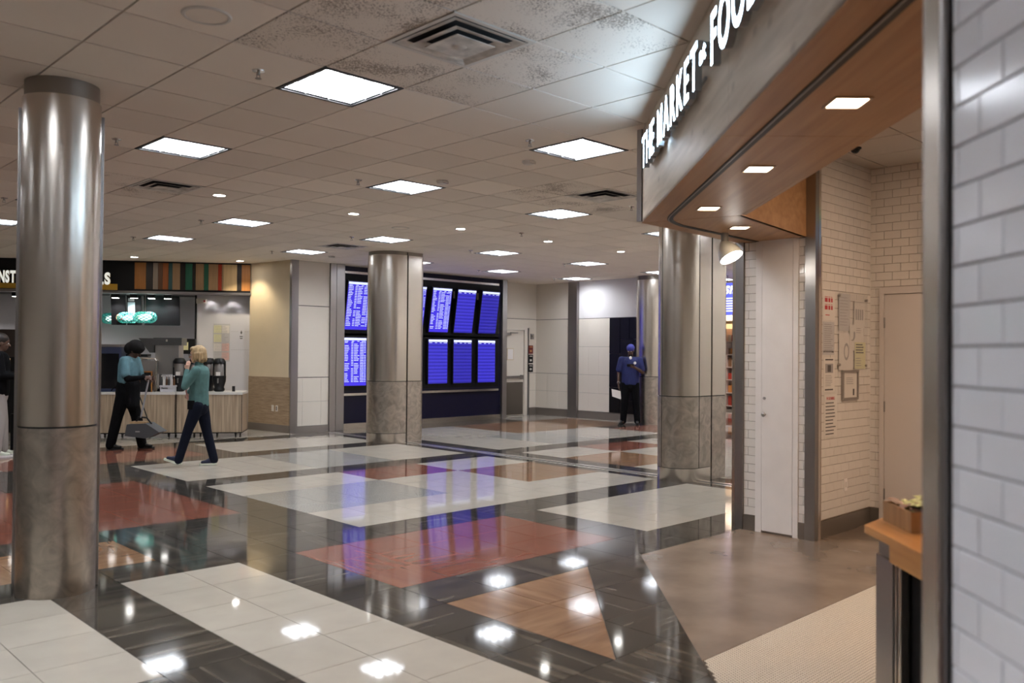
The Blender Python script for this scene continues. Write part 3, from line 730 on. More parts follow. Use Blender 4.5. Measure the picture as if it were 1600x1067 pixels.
def flight_board():
    t = thing('flight_board', (12.1, 15.2, 0), 'large navy wall unit holding twelve portrait flight displays', 'display board')
    MB().box(-2.28, 2.34, 0, .12, .11, H - .005).build('back_panel', 'navy', t)
    MB().box(-2.28, 2.34, -.03, .12, 0, .105).build('base_plate', 'steel', t)
    MB().box(2.35, 2.50, -.06, .14, 0, H - .005).build('end_post', 'steel_trim', t)
    for z in (3.26, .71):
        MB().box(-2.24, 2.24, -.045, -.02, z - .025, z + .025).build('rail', 'rail', t)
    for z, h in ((2.58, .64), (1.39, .60)): MB().box(-2.26, 2.26, -.012, .005, z - h, z + h).build('recess_panel', 'black', t)
    MB().lathe([(.012, 0), (.01, -.003), (.0001, -.003)], (0, 0, 0), 10).build('screw', 'rail', t, (-2.2, -.005, .2))
    for x in (.82, 1.56): MB().box(x - .02, x + .02, -.03, 0, 2.86, 3.02).build('label_plate', 'box_label', t)
    xs = [9.89, 10.64, 11.38, 12.12, 12.86, 13.62]
    cols = ['leftmost column', 'second column from the left', 'third column from the left', 'fourth column from the left', 'second column from the right', 'rightmost column']
    txt_top = [1, 1, 1, 1, 0, 0]; txt_bot = [1, 1, 0, 0, 0, 0]; mt = ['screen_blue', 'screen_blue', 'screen_blue', 'screen_blue', 'screen_band', 'screen_dimband']; mb = ['screen_blue', 'screen_blue', 'screen_band', 'screen_band', 'screen_dimband', 'screen_band']
    for row in (0, 1):
        for c in range(6):
            w = .55; h = 1.0
            z0 = 2.07 if row == 0 else .895; tilt = radians(9) if row == 0 else 0
            lab = ('tilted ' if row == 0 else 'upright ') + 'portrait flight screen in the ' + ('upper' if row == 0 else 'lower') + ' row, ' + cols[c]
            o = thing('flight_display', (xs[c] + w / 2, 15.2 - .06, z0), lab, 'screen', group='flight information screens'); o.rotation_euler = (tilt, 0, 0)
            MB().box(-w / 2 - .02, w / 2 + .02, -.03, .03, -.02, h + .02).build('housing', 'black', o)
            sm = (mt if row == 0 else mb)[c]
            s = MB().box(-w / 2, w / 2, -.034, -.03, 0, h).build('screen', sm, o)
            MB().box(-w / 2 + .002, w / 2 - .002, -.037, -.034, h - .052, h - .003).build('header_bar', 'screen_text', s)
            m = MB(); rnd = random.Random(c * 7 + row)
            m.box(-w / 2 + .015, -w / 2 + .10, -.037, -.034, h - .078, h - .068).box(-.09, -.03, -.037, -.034, h - .078, h - .068).box(.05, .10, -.037, -.034, h - .078, h - .068).box(.16, .26, -.037, -.034, h - .078, h - .068)
            if (txt_top if row == 0 else txt_bot)[c]:
                for k in range(25):
                    z = h - .105 - k * .034
                    for x, ww in ((-.26, .12 * rnd.uniform(.5, 1)), (-.10, .05), (-.03, .13 * rnd.uniform(.6, 1)), (.12, .09), (.225, .035)):
                        if rnd.random() < .08: continue
                        a = x
                        while a < x + ww:
                            l = rnd.uniform(.012, .035); m.box(a, min(a + l, x + ww), -.037, -.034, z, z + .012); a += l + .005
            m.build('screen_print', 'screen_text', s, kind='stuff')
mat('box_label', (.45, .40, .25), rough=.5)
flight_board()

# ------------------------------------------------------------------ shop on the right: walls of white subway tile
def tile_wall(name, org, rz, regions, holes, H_, z_off, tw=.155, th=.0785, j=.0035, off=0, depth=.008, bev=.0012, lim=298, grout='grout', wallbox=None, order=None, mt='subway'):
    """local x along wall, faces local -y. regions list of (x0,x1,z0,z1)."""
    x0w, x1w, z0w, z1w = wallbox
    w = struct(name, MB().box(x0w, x1w, 0, .12, z0w, z1w), grout, org, rz)
    shared = {}; T = []
    for (x0, x1, z0, z1) in regions:
        k = math.floor((z0 - z_off) / th)
        while z_off + k * th < z1 - .004:
            a = max(z0, z_off + k * th); b = min(z1, z_off + (k + 1) * th)
            if b - a > .012:
                xo = off + (k % 2) * tw / 2; i = math.floor((x0 - xo) / tw)
                while xo + i * tw < x1 - .004:
                    c = max(x0, xo + i * tw); d = min(x1, xo + (i + 1) * tw)
                    if d - c > .012 and not any(c < hx1 - .01 and d > hx0 + .01 and a < hz1 - .01 and b > hz0 + .01 for hx0, hx1, hz0, hz1 in holes): T.append((c, d, a, b))
                    i += 1
            k += 1
    if order: T.sort(key=order)
    rest = MB()
    for n, (c, d, a, b) in enumerate(T):
        W_, H2 = round(d - c - j, 4), round(b - a - j, 4)
        if n < lim:
            if (W_, H2) not in shared:
                m = MB(); v, f = bevel_tile(W_, H2, depth, bev); m.add(v, f); shared[(W_, H2)] = m.mesh('tile', mt)
            link('tile', shared[(W_, H2)], w, ((c + d) / 2, 0, (a + b) / 2))
        else:
            v, f = bevel_tile(W_, H2, depth, bev); rest.add([(x + (c + d) / 2, y, z + (a + b) / 2) for x, y, z in v], f)
    if rest.v: rest.build('tiles', mt, w, kind='stuff')
    return w
CH = 3.42
def build_shop():
    # closet wall, facing -u (plane u = 7.1); local x runs along -v, so rz = -90 deg, local -y = -u
    cw = tile_wall('wall_closet', (7.11, 4.30, 0), -pi / 2, [(.11, .235, .14, 2.66), (.65, .72, .14, 2.66)], [], 2.66, .06, wallbox=(0, .8, 0, 2.66), order=lambda t: (t[0] + t[1], -t[3]))
    MB().box(.11, .235, -.015, 0, 0, .14).build('base_plate', 'base_metal', cw); MB().box(.65, .72, -.015, 0, 0, .14).build('base_plate', 'base_metal', cw)
    struct('wall_right', MB().box(7.12, 26, 4.18, 4.30, 0, H), 'wall_plain')
    d = struct('door_2', MB().box(.30, .598, -.022, .01, .02, 2.655), 'paint_white', (7.11, 4.30, 0), -pi / 2)
    MB().box(.235, .297, -.02, .01, .0, 2.66).box(.601, .65, -.02, .01, .0, 2.66).build('door_frame', 'paint_white', d)
    MB().box(.297, .301, -.016, .01, .02, 2.66).build('gap', 'frame_black', d)
    MB().cyl((.335, -.022, 1.075), (.335, -.05, 1.075), .008, .008, 12).ell((.335, -.058, 1.075), (.021, .014, .021), 16).build('door_knob', 'steel_trim', d)
    MB().cyl((.327, -.022, 1.22), (.327, -.03, 1.22), .013, .013, 14).build('lock', 'steel_trim', d)
    # posts
    p = MB().box(7.08, 7.19, 4.19, 4.305, 0, 2.66); t = thing('steel_post', (7.13, 4.25, 0), 'slim dark steel post at the left edge of the narrow tiled closet wall', 'post')
    MB().box(-.05, .06, -.06, .02, 0, 2.66).build('post_body', 'steel_trim', t); MB().box(-.045, .055, .02, .055, 0, 2.66).build('return_flange', 'steel', t)
    t = thing('corner_guard', (7.1, 3.52, 0), 'tall dark steel corner post between closet door and notices wall', 'post')
    MB().box(-.012, .045, -.03, .065, 0, H).build('face_plate', 'steel_trim', t); MB().box(.045, .085, -.034, -.005, 0, H).build('return_plate', 'rail', t)
    # notices wall v = 3.52, facing -v
    nw = tile_wall('wall_notices', (7.15, 3.52, 0), 0, [(0, 1.13, .155, CH)], [], CH, .08, wallbox=(0, 1.13, 0, CH + .05), off=.04, order=lambda t: -t[3])
    MB().box(0, 1.13, -.016, 0, 0, .15).build('base_plate', 'base_metal', nw)
    # door wall u = 8.28 facing -u ; local x along -v
    dw = tile_wall('wall_shop_back', (8.28, 3.52, 0), -pi / 2, [(0, .105, .155, 2.275), (0, 3.2, 2.275, CH), (1.2, 3.2, .155, 2.275)], [], CH, .0595, wallbox=(0, 3.2, 0, CH + .05), off=.137 - .155, order=lambda t: (t[0] > 1.0, t[0], -t[3]))
    MB().box(0, .10, -.016, 0, 0, .15).build('base_plate', 'base_metal', dw)
    d = struct('door_3', MB().box(.145, 1.1, -.01, .03, .01, 2.20), 'paint_door', (8.28, 3.52, 0), -pi / 2)
    MB().box(.10, .142, -.025, .03, 0, 2.27).box(1.105, 1.16, -.025, .03, 0, 2.27).box(.142, 1.105, -.025, .03, 2.205, 2.27).build('door_frame', 'paint_door', d)
    for z in (1.93, 1.13, .30): MB().cyl((.145, -.018, z - .05), (.145, -.018, z + .05), .009, .009, 10).build('hinge', 'steel_trim', d)
    # shop ceiling of 2 ft tiles
    sc = struct('ceiling_shop', MB().prism([(7.1, 4.2), (8.4, 4.2), (8.4, -3), (-.2, -3), (0.6, -1.66), (5.6, 3.34), (7.1, 3.5)][::-1], CH + .012, CH + .1), 'grout')
    for i in range(-11, 3):
        for k in range(-10, 3):
            u0 = 7.105 + i * .612; v0 = 2.755 + k * .605; q = rect(u0 + .006, u0 + .606, v0 + .006, v0 + .599)
            q = clip(q, -1, 1, -2.2); q = clip(q, 1, 0, 8.28); q = clip(q, 0, 1, 3.52)
            if len(q) > 2 and area(q) > .003:
                cx = sum(p[0] for p in q) / len(q); cy = sum(p[1] for p in q) / len(q)
                MB().prism([(x - cx, y - cy) for x, y in q], 0, .012).build('ceiling_tile', 'shop_ceil', sc, (cx, cy, CH))
    t = thing('dome_camera', (7.31, 3.24, CH), 'small black dome camera on the shop ceiling', 'camera')
    MB().lathe([(.05, 0), (.05, -.012), (.04, -.016)], n=20).build('base_ring', 'black', t); MB().ell((0, 0, -.016), (.038, .038, .035), 16).build('dome', 'black_gloss', t)
    # near wall on the diagonal u - v = 1.33
    org = Vector((2.06, .73, 0)); rz = atan2(-1, -1)          # local x runs towards the camera, local -y faces the concourse
    nw2 = tile_wall('wall_near', (org.x, org.y, 0), rz, [(.10, 1.8, 0, 2.66)], [], 2.66, 2.329 - .0861 * 27, tw=.172, th=.0861, j=.0042, depth=.008, bev=.0025, grout='grout_grey', wallbox=(0, 1.8, 0, 2.66), off=.04, order=lambda t: t[0], mt='subway_cool')
    t = thing('corner_guard', (org.x, org.y, 0), 'tall blurred steel corner post at the near end of the white tiled wall', 'post', rz=rz)
    MB().box(-.008, .075, -.02, -.0, 0, 2.66).build('face_plate', 'steel', t); MB().box(-.012, -.008, -.02, .12, 0, 2.66).build('return_plate', 'steel_trim', t)
    MB().cyl((.078, -.014, 0), (.078, -.014, 2.66), .011, .011, 12).build('edge_bead', 'steel_trim', t)
    struct('wall_shop_side', MB().box(-3.3, 8.4, -3.2, -3.05, 0, H), 'wall_plain')
mat('subway_cool', (.88, .90, .95), rough=.13, objvar=.02)
build_shop()
emis('shop_fill_glow', (1, .72, .50), SHOP_FILL)
def shop_fill_lights():  # added panels, kept out of view, that fill the shop interior with warm light
    for n, (u, v, l) in enumerate(((5.0, .9, 'added warm fill light over the counter, hidden behind the post'), (6.7, 1.5, 'added warm fill light before the white door, out of view'), (7.2, 0.0, 'added warm fill light deep in the shop, out of view'), (4.9, -.8, 'added warm fill light unseen behind the near tiled wall'))):
        t = thing('shop_fill_light', (u, v, CH), l, 'ceiling light', group='added warm shop fill lights')
        f = MB()
        for a in ((-.3, .3, -.3, -.27), (-.3, .3, .27, .3), (-.3, -.27, -.27, .27), (.27, .3, -.27, .27)): f.box(*a, -.012, 0)
        f.build('frame', 'white_plastic', t); MB().box(-.27, .27, -.27, .27, -.008, 0).build('diffuser', 'shop_fill_glow', t)
shop_fill_lights()

# ------------------------------------------------------------------ header with soffit over the shop front
ZB = 2.655
def build_header():
    t = thing('shop_header', (5.48, 4.15, ZB), 'oak clad diagonal shop header carrying the lit letters', 'shop header')
    o = (5.48, 4.15); R = lambda p: (p[0] - o[0], p[1] - o[1])
    # upright boards: front face, inner faces
    def board(p, q, th, z0, z1, m, nm, lab=None):
        d = Vector((q[0] - p[0], q[1] - p[1])).normalized(); n = Vector((d.y, -d.x)) * th
        MB().prism([R(p), R((p[0] + n.x, p[1] + n.y)), R((q[0] + n.x, q[1] + n.y)), R(q)][::-1], z0 - ZB, z1 - ZB).build(nm, m, t, label=lab)
    nf = 3; a = Vector((5.48, 4.15)); b = Vector((-.6, -1.93))
    for k in range(nf):
        p = a + (b - a) * k / nf; q = a + (b - a) * ((k + 1) / nf - .0006); board(tuple(q), tuple(p), .03, ZB + .002, H, 'fascia_wood', 'fascia_board')
    board((5.51, 4.15), (7.1, 4.25), .03, ZB + .002, H, 'fascia_wood', 'side_board')
    board((7.1, 3.58), (5.67, 3.37), .03, ZB, H, 'soffit_wood', 'inner_board')
    board((5.66, 3.36), (1.0, -1.30), -.03, ZB + .0, H, 'soffit_wood', 'inner_board')
    MB().box(-.035, .0, -.02, .025, .01, H - ZB).build('end_channel', 'steel_trim', t)
    # soffit panels, split at the joints seen in the photograph
    def pan(poly): MB().prism([R(p) for p in poly][::-1], 0, .02).build('soffit_panel', 'soffit_wood', t)
    D0, D1 = 1.33, 2.30
    def dg(s, D): return ((s + D) / 2, (s - D) / 2)      # s = u + v
    pan([dg(5.75, D0), dg(9.62, D0), (5.665, 3.37), dg(5.75, D1)]); pan([dg(-3, D0), dg(5.744, D0), dg(5.744, D1), dg(-3, D1)])
    pan([(5.484, 4.148), (7.1, 4.248), (7.1, 3.582), (5.672, 3.374)])
    # black shutter track: runs along the diagonal, bends, then along the side
    pts = []
    D = 1.57
    for s in [x * .5 - 3 for x in range(0, 24)]:
        if s < 8.75: pts.append(dg(s, D))
    e = Vector(dg(8.75, D)); c0 = Vector((5.40, 3.83))
    P0 = e; P1 = Vector((5.44, 3.87)); P2 = Vector((5.49, 3.925)); P3 = Vector((5.80, 3.99))
    for k in range(1, 13):
        s = k / 12; q = (1 - s) ** 3 * P0 + 3 * (1 - s) ** 2 * s * P1 + 3 * (1 - s) * s * s * P2 + s ** 3 * P3; pts.append(tuple(q))
    pts.append((7.09, 4.06))
    def ribbon(pts, w, z0, z1, nm, m, off=0):
        L = []; Rr = []
        for i, p in enumerate(pts):
            a = Vector(pts[max(0, i - 1)]); b = Vector(pts[min(len(pts) - 1, i + 1)]); d = (b - a).normalized(); n = Vector((-d.y, d.x)); p = Vector(p) + n * off
            L.append(R(tuple(p + n * w / 2))); Rr.append(R(tuple(p - n * w / 2)))
        m_ = MB(); n = len(pts); V = [(x, y, z0) for x, y in L] + [(x, y, z0) for x, y in Rr] + [(x, y, z1) for x, y in L] + [(x, y, z1) for x, y in Rr]
        F = []
        for i in range(n - 1): F += [(i, n + i, n + i + 1, i + 1), (2 * n + i, 2 * n + i + 1, i + 1, i), (3 * n + i, n + i, n + i + 1, 3 * n + i + 1)]
        m_.add(V, F).build(nm, m, t)
    ribbon(pts, .045, -.004, .001, 'shutter_track', 'frame_black'); ribbon(pts, .006, -.009, 0, 'track_lip', 'steel_trim', .012)
    # square downlights
    for n, (u, v, l) in enumerate(((3.42, 1.55, 'square soffit downlight nearest the camera'), (4.31, 2.46, 'second square soffit downlight from the camera'), (5.24, 3.38, 'third square soffit downlight, beside the bend of the track'), (6.21, 3.71, 'square soffit downlight on the short side strip'), (2.5, .64, 'square soffit downlight above the near wall, out of view'))):
        q = thing('soffit_light', (u, v, ZB), l, 'downlight', rz=pi / 4, group='square soffit downlights'); s = .078; f = MB()
        for a in ((-s, s, -s, -s + .012), (-s, s, s - .012, s), (-s, -s + .012, -s + .012, s - .012), (s - .012, s, -s + .012, s - .012)): f.box(*a, -.006, .002)
        f.build('trim_frame', 'soffit_trim', q); MB().box(-s + .012, s - .012, -s + .012, s - .012, -.002, .002).build('lens', 'soffit_glow', q)
mat('soffit_trim', (.45, .36, .27), rough=.4)
build_header()
def shop_sign():
    # local x to the viewer's right = (-1,-1)/sqrt2, local -y faces the concourse
    rz = atan2(-1, -1); t = thing('shop_sign', (5.16 - .03, 3.83 - .03, 2.655), 'glowing white channel letters reading THE MARKET at FOOD on the oak header', 'sign', rz=rz)
    # origin on face plane u - v = 1.33
    t.location = (5.155, 3.825, 2.655)
    letters('THE MARKET', 0, .325, 2.0, .235, .04, -.025, t, ['letter_face', 'letter_side'], bold=.012, gap=.17)
    letters('at', 2.085, .395, .14, .085, .045, -.025, t, ['letter_face', 'letter_side'], bold=.03)
    letters('FOOD', 2.325, .315, .83, .25, .04, -.025, t, ['letter_face', 'letter_side'], bold=.012, gap=.17)
    MB().box(0, 2.0, -.026, -.012, .36, .375).box(0, 2.0, -.026, -.012, .50, .515).box(2.32, 3.15, -.026, -.012, .40, .415).build('mounting_rail', 'letter_side', t)
shop_sign()
def spot_lamp():
    t = thing('spot_lamp', (6.42, 3.98, 2.655), 'white metal spot lamp hanging under the header beside the steel post', 'lamp')
    MB().cyl((0, 0, 0), (0, 0, -.085), .032, .032, 16).build('stem', 'letter_side', t)
    d = Vector((.25, -.62, -.75)).normalized(); d = Vector((-.10, -.25, -.95)).normalized()
    view = Vector((-.85, -.53, 0)); side = Vector((.53, -.85, 0))    # side = to the right in the picture
    d = (side * .42 + Vector((0, 0, -.85)) + view * .30).normalized(); c = Vector((0, 0, -.10))
    a = d.orthogonal().normalized(); b = d.cross(a); m = MB(); prof = [(.03, -.03), (.05, 0), (.085, .05), (.105, .12), (.108, .135), (.10, .135), (.08, .05)]
    V = []; n = 32
    for r, h in prof:
        for k in range(n): V.append(c + d * h + (a * cos(2 * pi * k / n) + b * sin(2 * pi * k / n)) * r)
    m.add(V, [(j * n + k, j * n + (k + 1) % n, (j + 1) * n + (k + 1) % n, (j + 1) * n + k) for j in range(len(prof) - 1) for k in range(n)], 0, True)
    m.build('shade', 'lamp_metal', t)
    m = MB(); p = c + d * .118; m.cyl(p, p + d * .006, .098, .098, 28).ell(p + d * .012, (.05, .05, .035), 16); m.build('bulb', 'spot_glow', t)
mat('lamp_metal', (.45, .44, .42), rough=.4); emis('spot_glow', (1, .96, .9), 8)
spot_lamp()

# ------------------------------------------------------------------ things on the shop walls
mat('paper', (.70, .66, .62), rough=.7); mat('paper_yellow', (.68, .66, .40), rough=.7); mat('paper_grey', (.50, .49, .50), rough=.7)
mat('ink', (.10, .09, .09), rough=.8); mat('ink_grey', (.34, .32, .32), rough=.8); mat('ink_red', (.50, .05, .06), rough=.7)
mat('acrylic', (.8, .8, .8), rough=.05); MATS['acrylic'].node_tree.nodes['Principled BSDF'].inputs['Alpha'].default_value = .12
mat('frame_grey', (.36, .33, .31), rough=.35, metal=.6)
def lines(m, x0, x1, z0, z1, n, y, h=.4, rnd=None, mi=0):
    r = rnd or random.Random(3); s = (z1 - z0) / n
    for k in range(n):
        z = z1 - (k + .5) * s; m.box(x0, x0 + (x1 - x0) * r.uniform(.7, 1), y - .0008, y, z - s * h / 2, z + s * h / 2, mi)
def notice(x0, x1, z0, z1, label, paint, m='paper', yy=0):
    t = thing('notice', ((x0 + x1) / 2, 3.511 + yy, z0), label, 'notice'); w = (x1 - x0) / 2; h = z1 - z0
    MB().box(-w, w, -.003, 0, 0, h).build('sheet', m, t); q = MB(); paint(q, w, h); q.build('print', ['ink', 'ink_red', 'ink_grey'], t)
def wall_items():
    def red_top(q, w, h):
        for k in range(2):
            z = h * (.62 - .26 * k)
            for a, b in ((-.7, -.25), (-.1, .2), (.35, .6)): q.box(w * a, w * b, -.004, -.003, z, z + h * .14, 1); q.box(w * a, w * b * .9, -.0045, -.003, z + h * .17, z + h * .19, 1)
        q.box(-.6 * w, .1 * w, -.004, -.003, h * .16, h * .19, 1)
    notice(7.27, 7.50, 1.93, 2.19, 'pink notice with red pictograms, topmost beside the steel corner post', red_top)
    def greyp(q, w, h): lines(q, -.8 * w, .8 * w, .05 * h, .95 * h, 14, -.0035, .35, mi=2); q.box(-.9 * w, .9 * w, -.004, -.003, .02, .035, 0)
    notice(7.27, 7.49, 1.62, 1.915, 'grey printed notice, second from the top beside the steel corner post', greyp, 'paper_grey')
    def photo(q, w, h): q.box(-.7 * w, .7 * w, -.004, -.003, .92 * h, .96 * h); q.box(-.7 * w, .7 * w, -.004, -.003, .55 * h, .82 * h, 2); q.box(-.3 * w, .3 * w, -.0045, -.003, .58 * h, .78 * h, 0); lines(q, -.7 * w, .7 * w, .15 * h, .5 * h, 7, -.0035, .3, mi=2); q.box(-.75 * w, .7 * w, -.004, -.003, .04 * h, .08 * h)
    notice(7.285, 7.50, 1.29, 1.595, 'notice with a small dark picture, above the red WARNING notice', photo)
    def warn(q, w, h): lines(q, -.8 * w, .85 * w, .03 * h, .84 * h, 10, -.0035, .3)
    t = thing('notice', (7.425, 3.511, .885), 'notice headed WARNING in red capitals, lowest by the steel post', 'notice'); w, h = .125, .38
    MB().box(-w, w, -.003, 0, 0, h).build('sheet', 'paper', t); q = MB(); warn(q, w, h); q.build('print', ['ink'], t)
    letters('WARNING', -.085, h - .05, .16, .028, .001, -.003, t, ['ink_red'], bold=.02, each=False, part='heading')
    # clear acrylic board with papers
    t = thing('notice_board', (7.84, 3.505, 1.48), 'clear acrylic notice board holding overlapping papers', 'notice board')
    b = MB().box(-.30, .31, -.016, -.013, 0, .71).build('acrylic_sheet', 'acrylic', t)
    for x, z in ((-.28, .68), (.29, .66), (-.28, .05), (.28, .04)): MB().cyl((x, 0, z), (x, -.026, z), .011, .011, 12).build('standoff', 'steel_trim', t)
    P = [(-.27, -.04, .36, .70, 'paper_grey', 0), (-.27, .02, .0, .34, 'paper', 1), (.04, .27, .40, .65, 'paper', 2), (-.06, .24, .18, .42, 'paper', 3), (.05, .28, .01, .26, 'paper_yellow', 4)]
    for n, (x0, x1, z0, z1, mm, k) in enumerate(P):
        o = MB().box(x0, x1, -.004 - .0015 * n, -.0028 - .0015 * n, z0, z1).build('paper_sheet', mm, t); q = MB(); y = -.0042 - .0015 * n
        if k == 1: q.add([(-.12 + .055 * cos(a * pi / 8), y - .0005, .17 + .08 * sin(a * pi / 8)) for a in range(16)] + [(-.12 + .035 * cos(a * pi / 8), y - .0005, .17 + .055 * sin(a * pi / 8)) for a in range(16)], [(a, (a + 1) % 16, 16 + (a + 1) % 16, 16 + a) for a in range(16)], 2)
        elif k == 3: q.add([(-.0 + .06 * cos(a), y - .0005, .33 + .06 * sin(a)) for a in [(-1.9 + i * .22) for i in range(12)]] + [(-.02 + .045 * cos(a), y - .0005, .33 + .05 * sin(a)) for a in [(-1.9 + i * .22) for i in range(12)]], [(i, i + 1, 13 + i, 12 + i) for i in range(11)], 2); lines(q, .08, .2, .34, .40, 3, y, .3, mi=2)
        elif k == 4: lines(q, .07, .26, .15, .25, 4, y, .45, mi=0); lines(q, .07, .2, .03, .12, 4, y, .3, mi=2)
        elif k == 2:
            for xx in range(4): q.box(.07 + xx * .045, .10 + xx * .045, y - .0006, y, .47, .57, 2)
            q.box(.05, .26, y - .0005, y, .635, .64, 2); q.box(.05, .26, y - .0005, y, .41, .415, 2)
        else: lines(q, -.25, -.06, .4, .68, 10, y, .2, mi=2)
        q.build('print', ['ink', 'ink_red', 'ink_grey'], o)
    t = thing('framed_certificate', (7.80, 3.508, 1.205), 'small framed certificate below the acrylic notice board', 'certificate'); f = MB()
    w, h = .165, .275
    for a in ((-w, w, 0, .022), (-w, w, h - .022, h), (-w, -w + .022, .022, h - .022), (w - .022, w, .022, h - .022)): f.box(a[0], a[1], -.02, 0, a[2], a[3])
    f.build('frame', 'frame_grey', t); MB().box(-w + .02, w - .02, -.008, 0, .02, h - .02).build('certificate_sheet', 'paper', t)
    q = MB(); lines(q, -.08, .09, .14, .21, 4, -.0085, .3, mi=2); q.box(.06, .09, -.009, -.008, .04, .10, 0); q.build('print', ['ink', 'ink_red', 'ink_grey'], t)
    t = thing('wall_outlet', (7.735, 3.512, .37), 'blank white outlet plate low on the tiled notices wall', 'outlet'); MB().rbox(-.03, .03, -.006, 0, 0, .11, .002).build('plate', 'paint_white', t); MB().box(-.014, .014, -.008, -.006, .03, .08).build('cover', 'subway', t)
    # monitor on the door wall
    t = thing('wall_monitor', (8.22, 2.97, 2.40), 'black portrait monitor with a lime green banner on the tiled door wall', 'monitor', rz=-pi / 2)
    MB().box(0, .62, -.02, .05, 0, .66).build('housing', 'black', t)
    s = MB().box(.05, .57, -.024, -.02, .03, .57).build('screen', 'tv_picture', t)
    g = MB().box(.03, .57, -.024, -.02, .59, .64).build('banner', 'tv_green', t)
    letters('reach', .07, .602, .10, .02, .001, -.024, g, ['ink'], bold=.01, each=False, part='lettering')
    letters('TV', .185, .602, .03, .02, .001, -.024, g, ['ink'], bold=.01, each=False, part='lettering')
def tv_mat():
    m, N, L, b = nt('tv_picture'); b.inputs['Base Color'].default_value = (.01, .01, .01, 1)
    tc = N.new('ShaderNodeTexCoord'); sp = N.new('ShaderNodeSeparateXYZ'); L.new(tc.outputs['Object'], sp.inputs[0])
    r = N.new('ShaderNodeValToRGB'); r.color_ramp.interpolation = 'CONSTANT'; e = r.color_ramp.elements
    e[0].position = 0; e[0].color = (.02, .03, .22, 1); e[1].position = .14; e[1].color = (.05, .05, .12, 1)
    x = e.new(.26); x.color = (.5, .36, .16, 1); x = e.new(.33); x.color = (.22, .55, .85, 1)
    L.new(sp.outputs[2], r.inputs[0]); n = N.new('ShaderNodeTexNoise'); n.inputs['Scale'].default_value = 16; L.new(tc.outputs['Object'], n.inputs['Vector'])
    r2 = N.new('ShaderNodeValToRGB'); r2.color_ramp.interpolation = 'CONSTANT'; r2.color_ramp.elements[0].color = (.05, .06, .3, 1); r2.color_ramp.elements[1].position = .47; r2.color_ramp.elements[1].color = (1, 1, 1, 1)
    L.new(n.outputs[0], r2.inputs[0]); mx = N.new('ShaderNodeMix'); mx.data_type = 'RGBA'; mx.blend_type = 'MULTIPLY'; mx.inputs[0].default_value = 1
    L.new(r.outputs[0], mx.inputs[6]); L.new(r2.outputs[0], mx.inputs[7]); L.new(mx.outputs[2], b.inputs['Emission Color']); b.inputs['Emission Strength'].default_value = .4
tv_mat(); emis('tv_green', (.42, .72, .16), .33)
wall_items()

# ------------------------------------------------------------------ butcher block counter and tray
def shop_counter():
    A = Vector((3.62, 1.56)); d = Vector((-.7071, -.7071)); t = thing('butcher_block_counter', (A.x, A.y, 0), 'thick butcher block counter on a dark steel base, shop entrance', 'counter')
    B = d * 1.9; C = B + Vector((.62, -.62)); Dd = Vector((1.32, .06)); pts = [(0, 0), (.50, .03), (1.05, -.28), (C.x + .55, C.y + .3), (C.x, C.y), (B.x, B.y)]
    MB().prism(pts[::-1], .868, .90).build('worktop', 'butcher', t)
    n = Vector((.7071, -.7071))
    def dbox(a, b, c, e, z0, z1):   # a..b along d, c..e along n
        P = [d * a + n * c, d * b + n * c, d * b + n * e, d * a + n * e]; return MB().prism([(p.x, p.y) for p in P], z0, z1)
    dbox(.235, 1.9, .005, .04, .80, .868).build('apron', 'butcher', t)
    dbox(.075, .235, .03, .5, .80, .868).build('rail_block', 'base_metal', t)
    dbox(.06, .22, .025, .5, .0, .795).build('side_panel', 'steel_trim', t)
    dbox(.225, .245, .03, .06, 0, .80).build('leg', 'steel', t); dbox(.26, .285, .03, .06, 0, .80).build('leg', 'steel', t)
    dbox(.29, 1.9, .07, .5, .02, .80).build('black_front_panel', 'black', t)
shop_counter()
def tray():
    # corner at (3.58,1.35), sides along (1,1)/sqrt2 and (1,-1)/sqrt2
    t = thing('wooden_tray', (3.585, 1.355, .9005), 'open wooden tray of leafy yellow green packets on the counter', 'tray', rz=pi / 4)
    L, Wd, h, w = .27, .36, .085, .01      # local x along the diagonal away, local -y to the right
    MB().box(0, L, -Wd, 0, 0, .008).build('base_board', 'box_wood', t)
    for a in ((0, L, -w, 0), (0, L, -Wd, -Wd + w), (0, w, -Wd + w, -w), (L - w, L, -Wd + w, -w)): MB().box(a[0], a[1], a[2], a[3], .008, h).build('side_board', 'box_wood', t)
    r = random.Random(5)
    for k in range(44):
        x = .035 + r.random() * .20; y = -.035 - r.random() * .29; z = .070 + r.random() * .03
        p = thing('leafy_packet', (0, 0, 0), 'crumpled yellow green packet heaped in the wooden tray', 'packet', group='packets in the wooden tray')
        w = Matrix.Rotation(pi / 4, 3, 'Z') @ Vector((x, y, z)); p.location = (3.585 + w.x, 1.355 + w.y, .9005 + z); p.rotation_euler = (r.uniform(-.4, .4), r.uniform(-.4, .4), r.random() * 6)
        m = MB(); n = 6; V = []
        for i in range(n + 1):
            for j in range(n + 1):
                e = (1 if 0 < i < n and 0 < j < n else 0); V.append(((i / n - .5) * .095, (j / n - .5) * .07, e * .009 + r.uniform(-.004, .006)))
        m.add(V, [(i * (n + 1) + j, (i + 1) * (n + 1) + j, (i + 1) * (n + 1) + j + 1, i * (n + 1) + j + 1) for i in range(n) for j in range(n)], 0, True)
        m.build('packet_film', 'packet' if k % 5 else 'packet_b', p)
mat('packet', (.56, .56, .24), rough=.45, var=.5, scale=45); mat('packet_b', (.30, .17, .12), rough=.5, var=.4, scale=40)
tray()

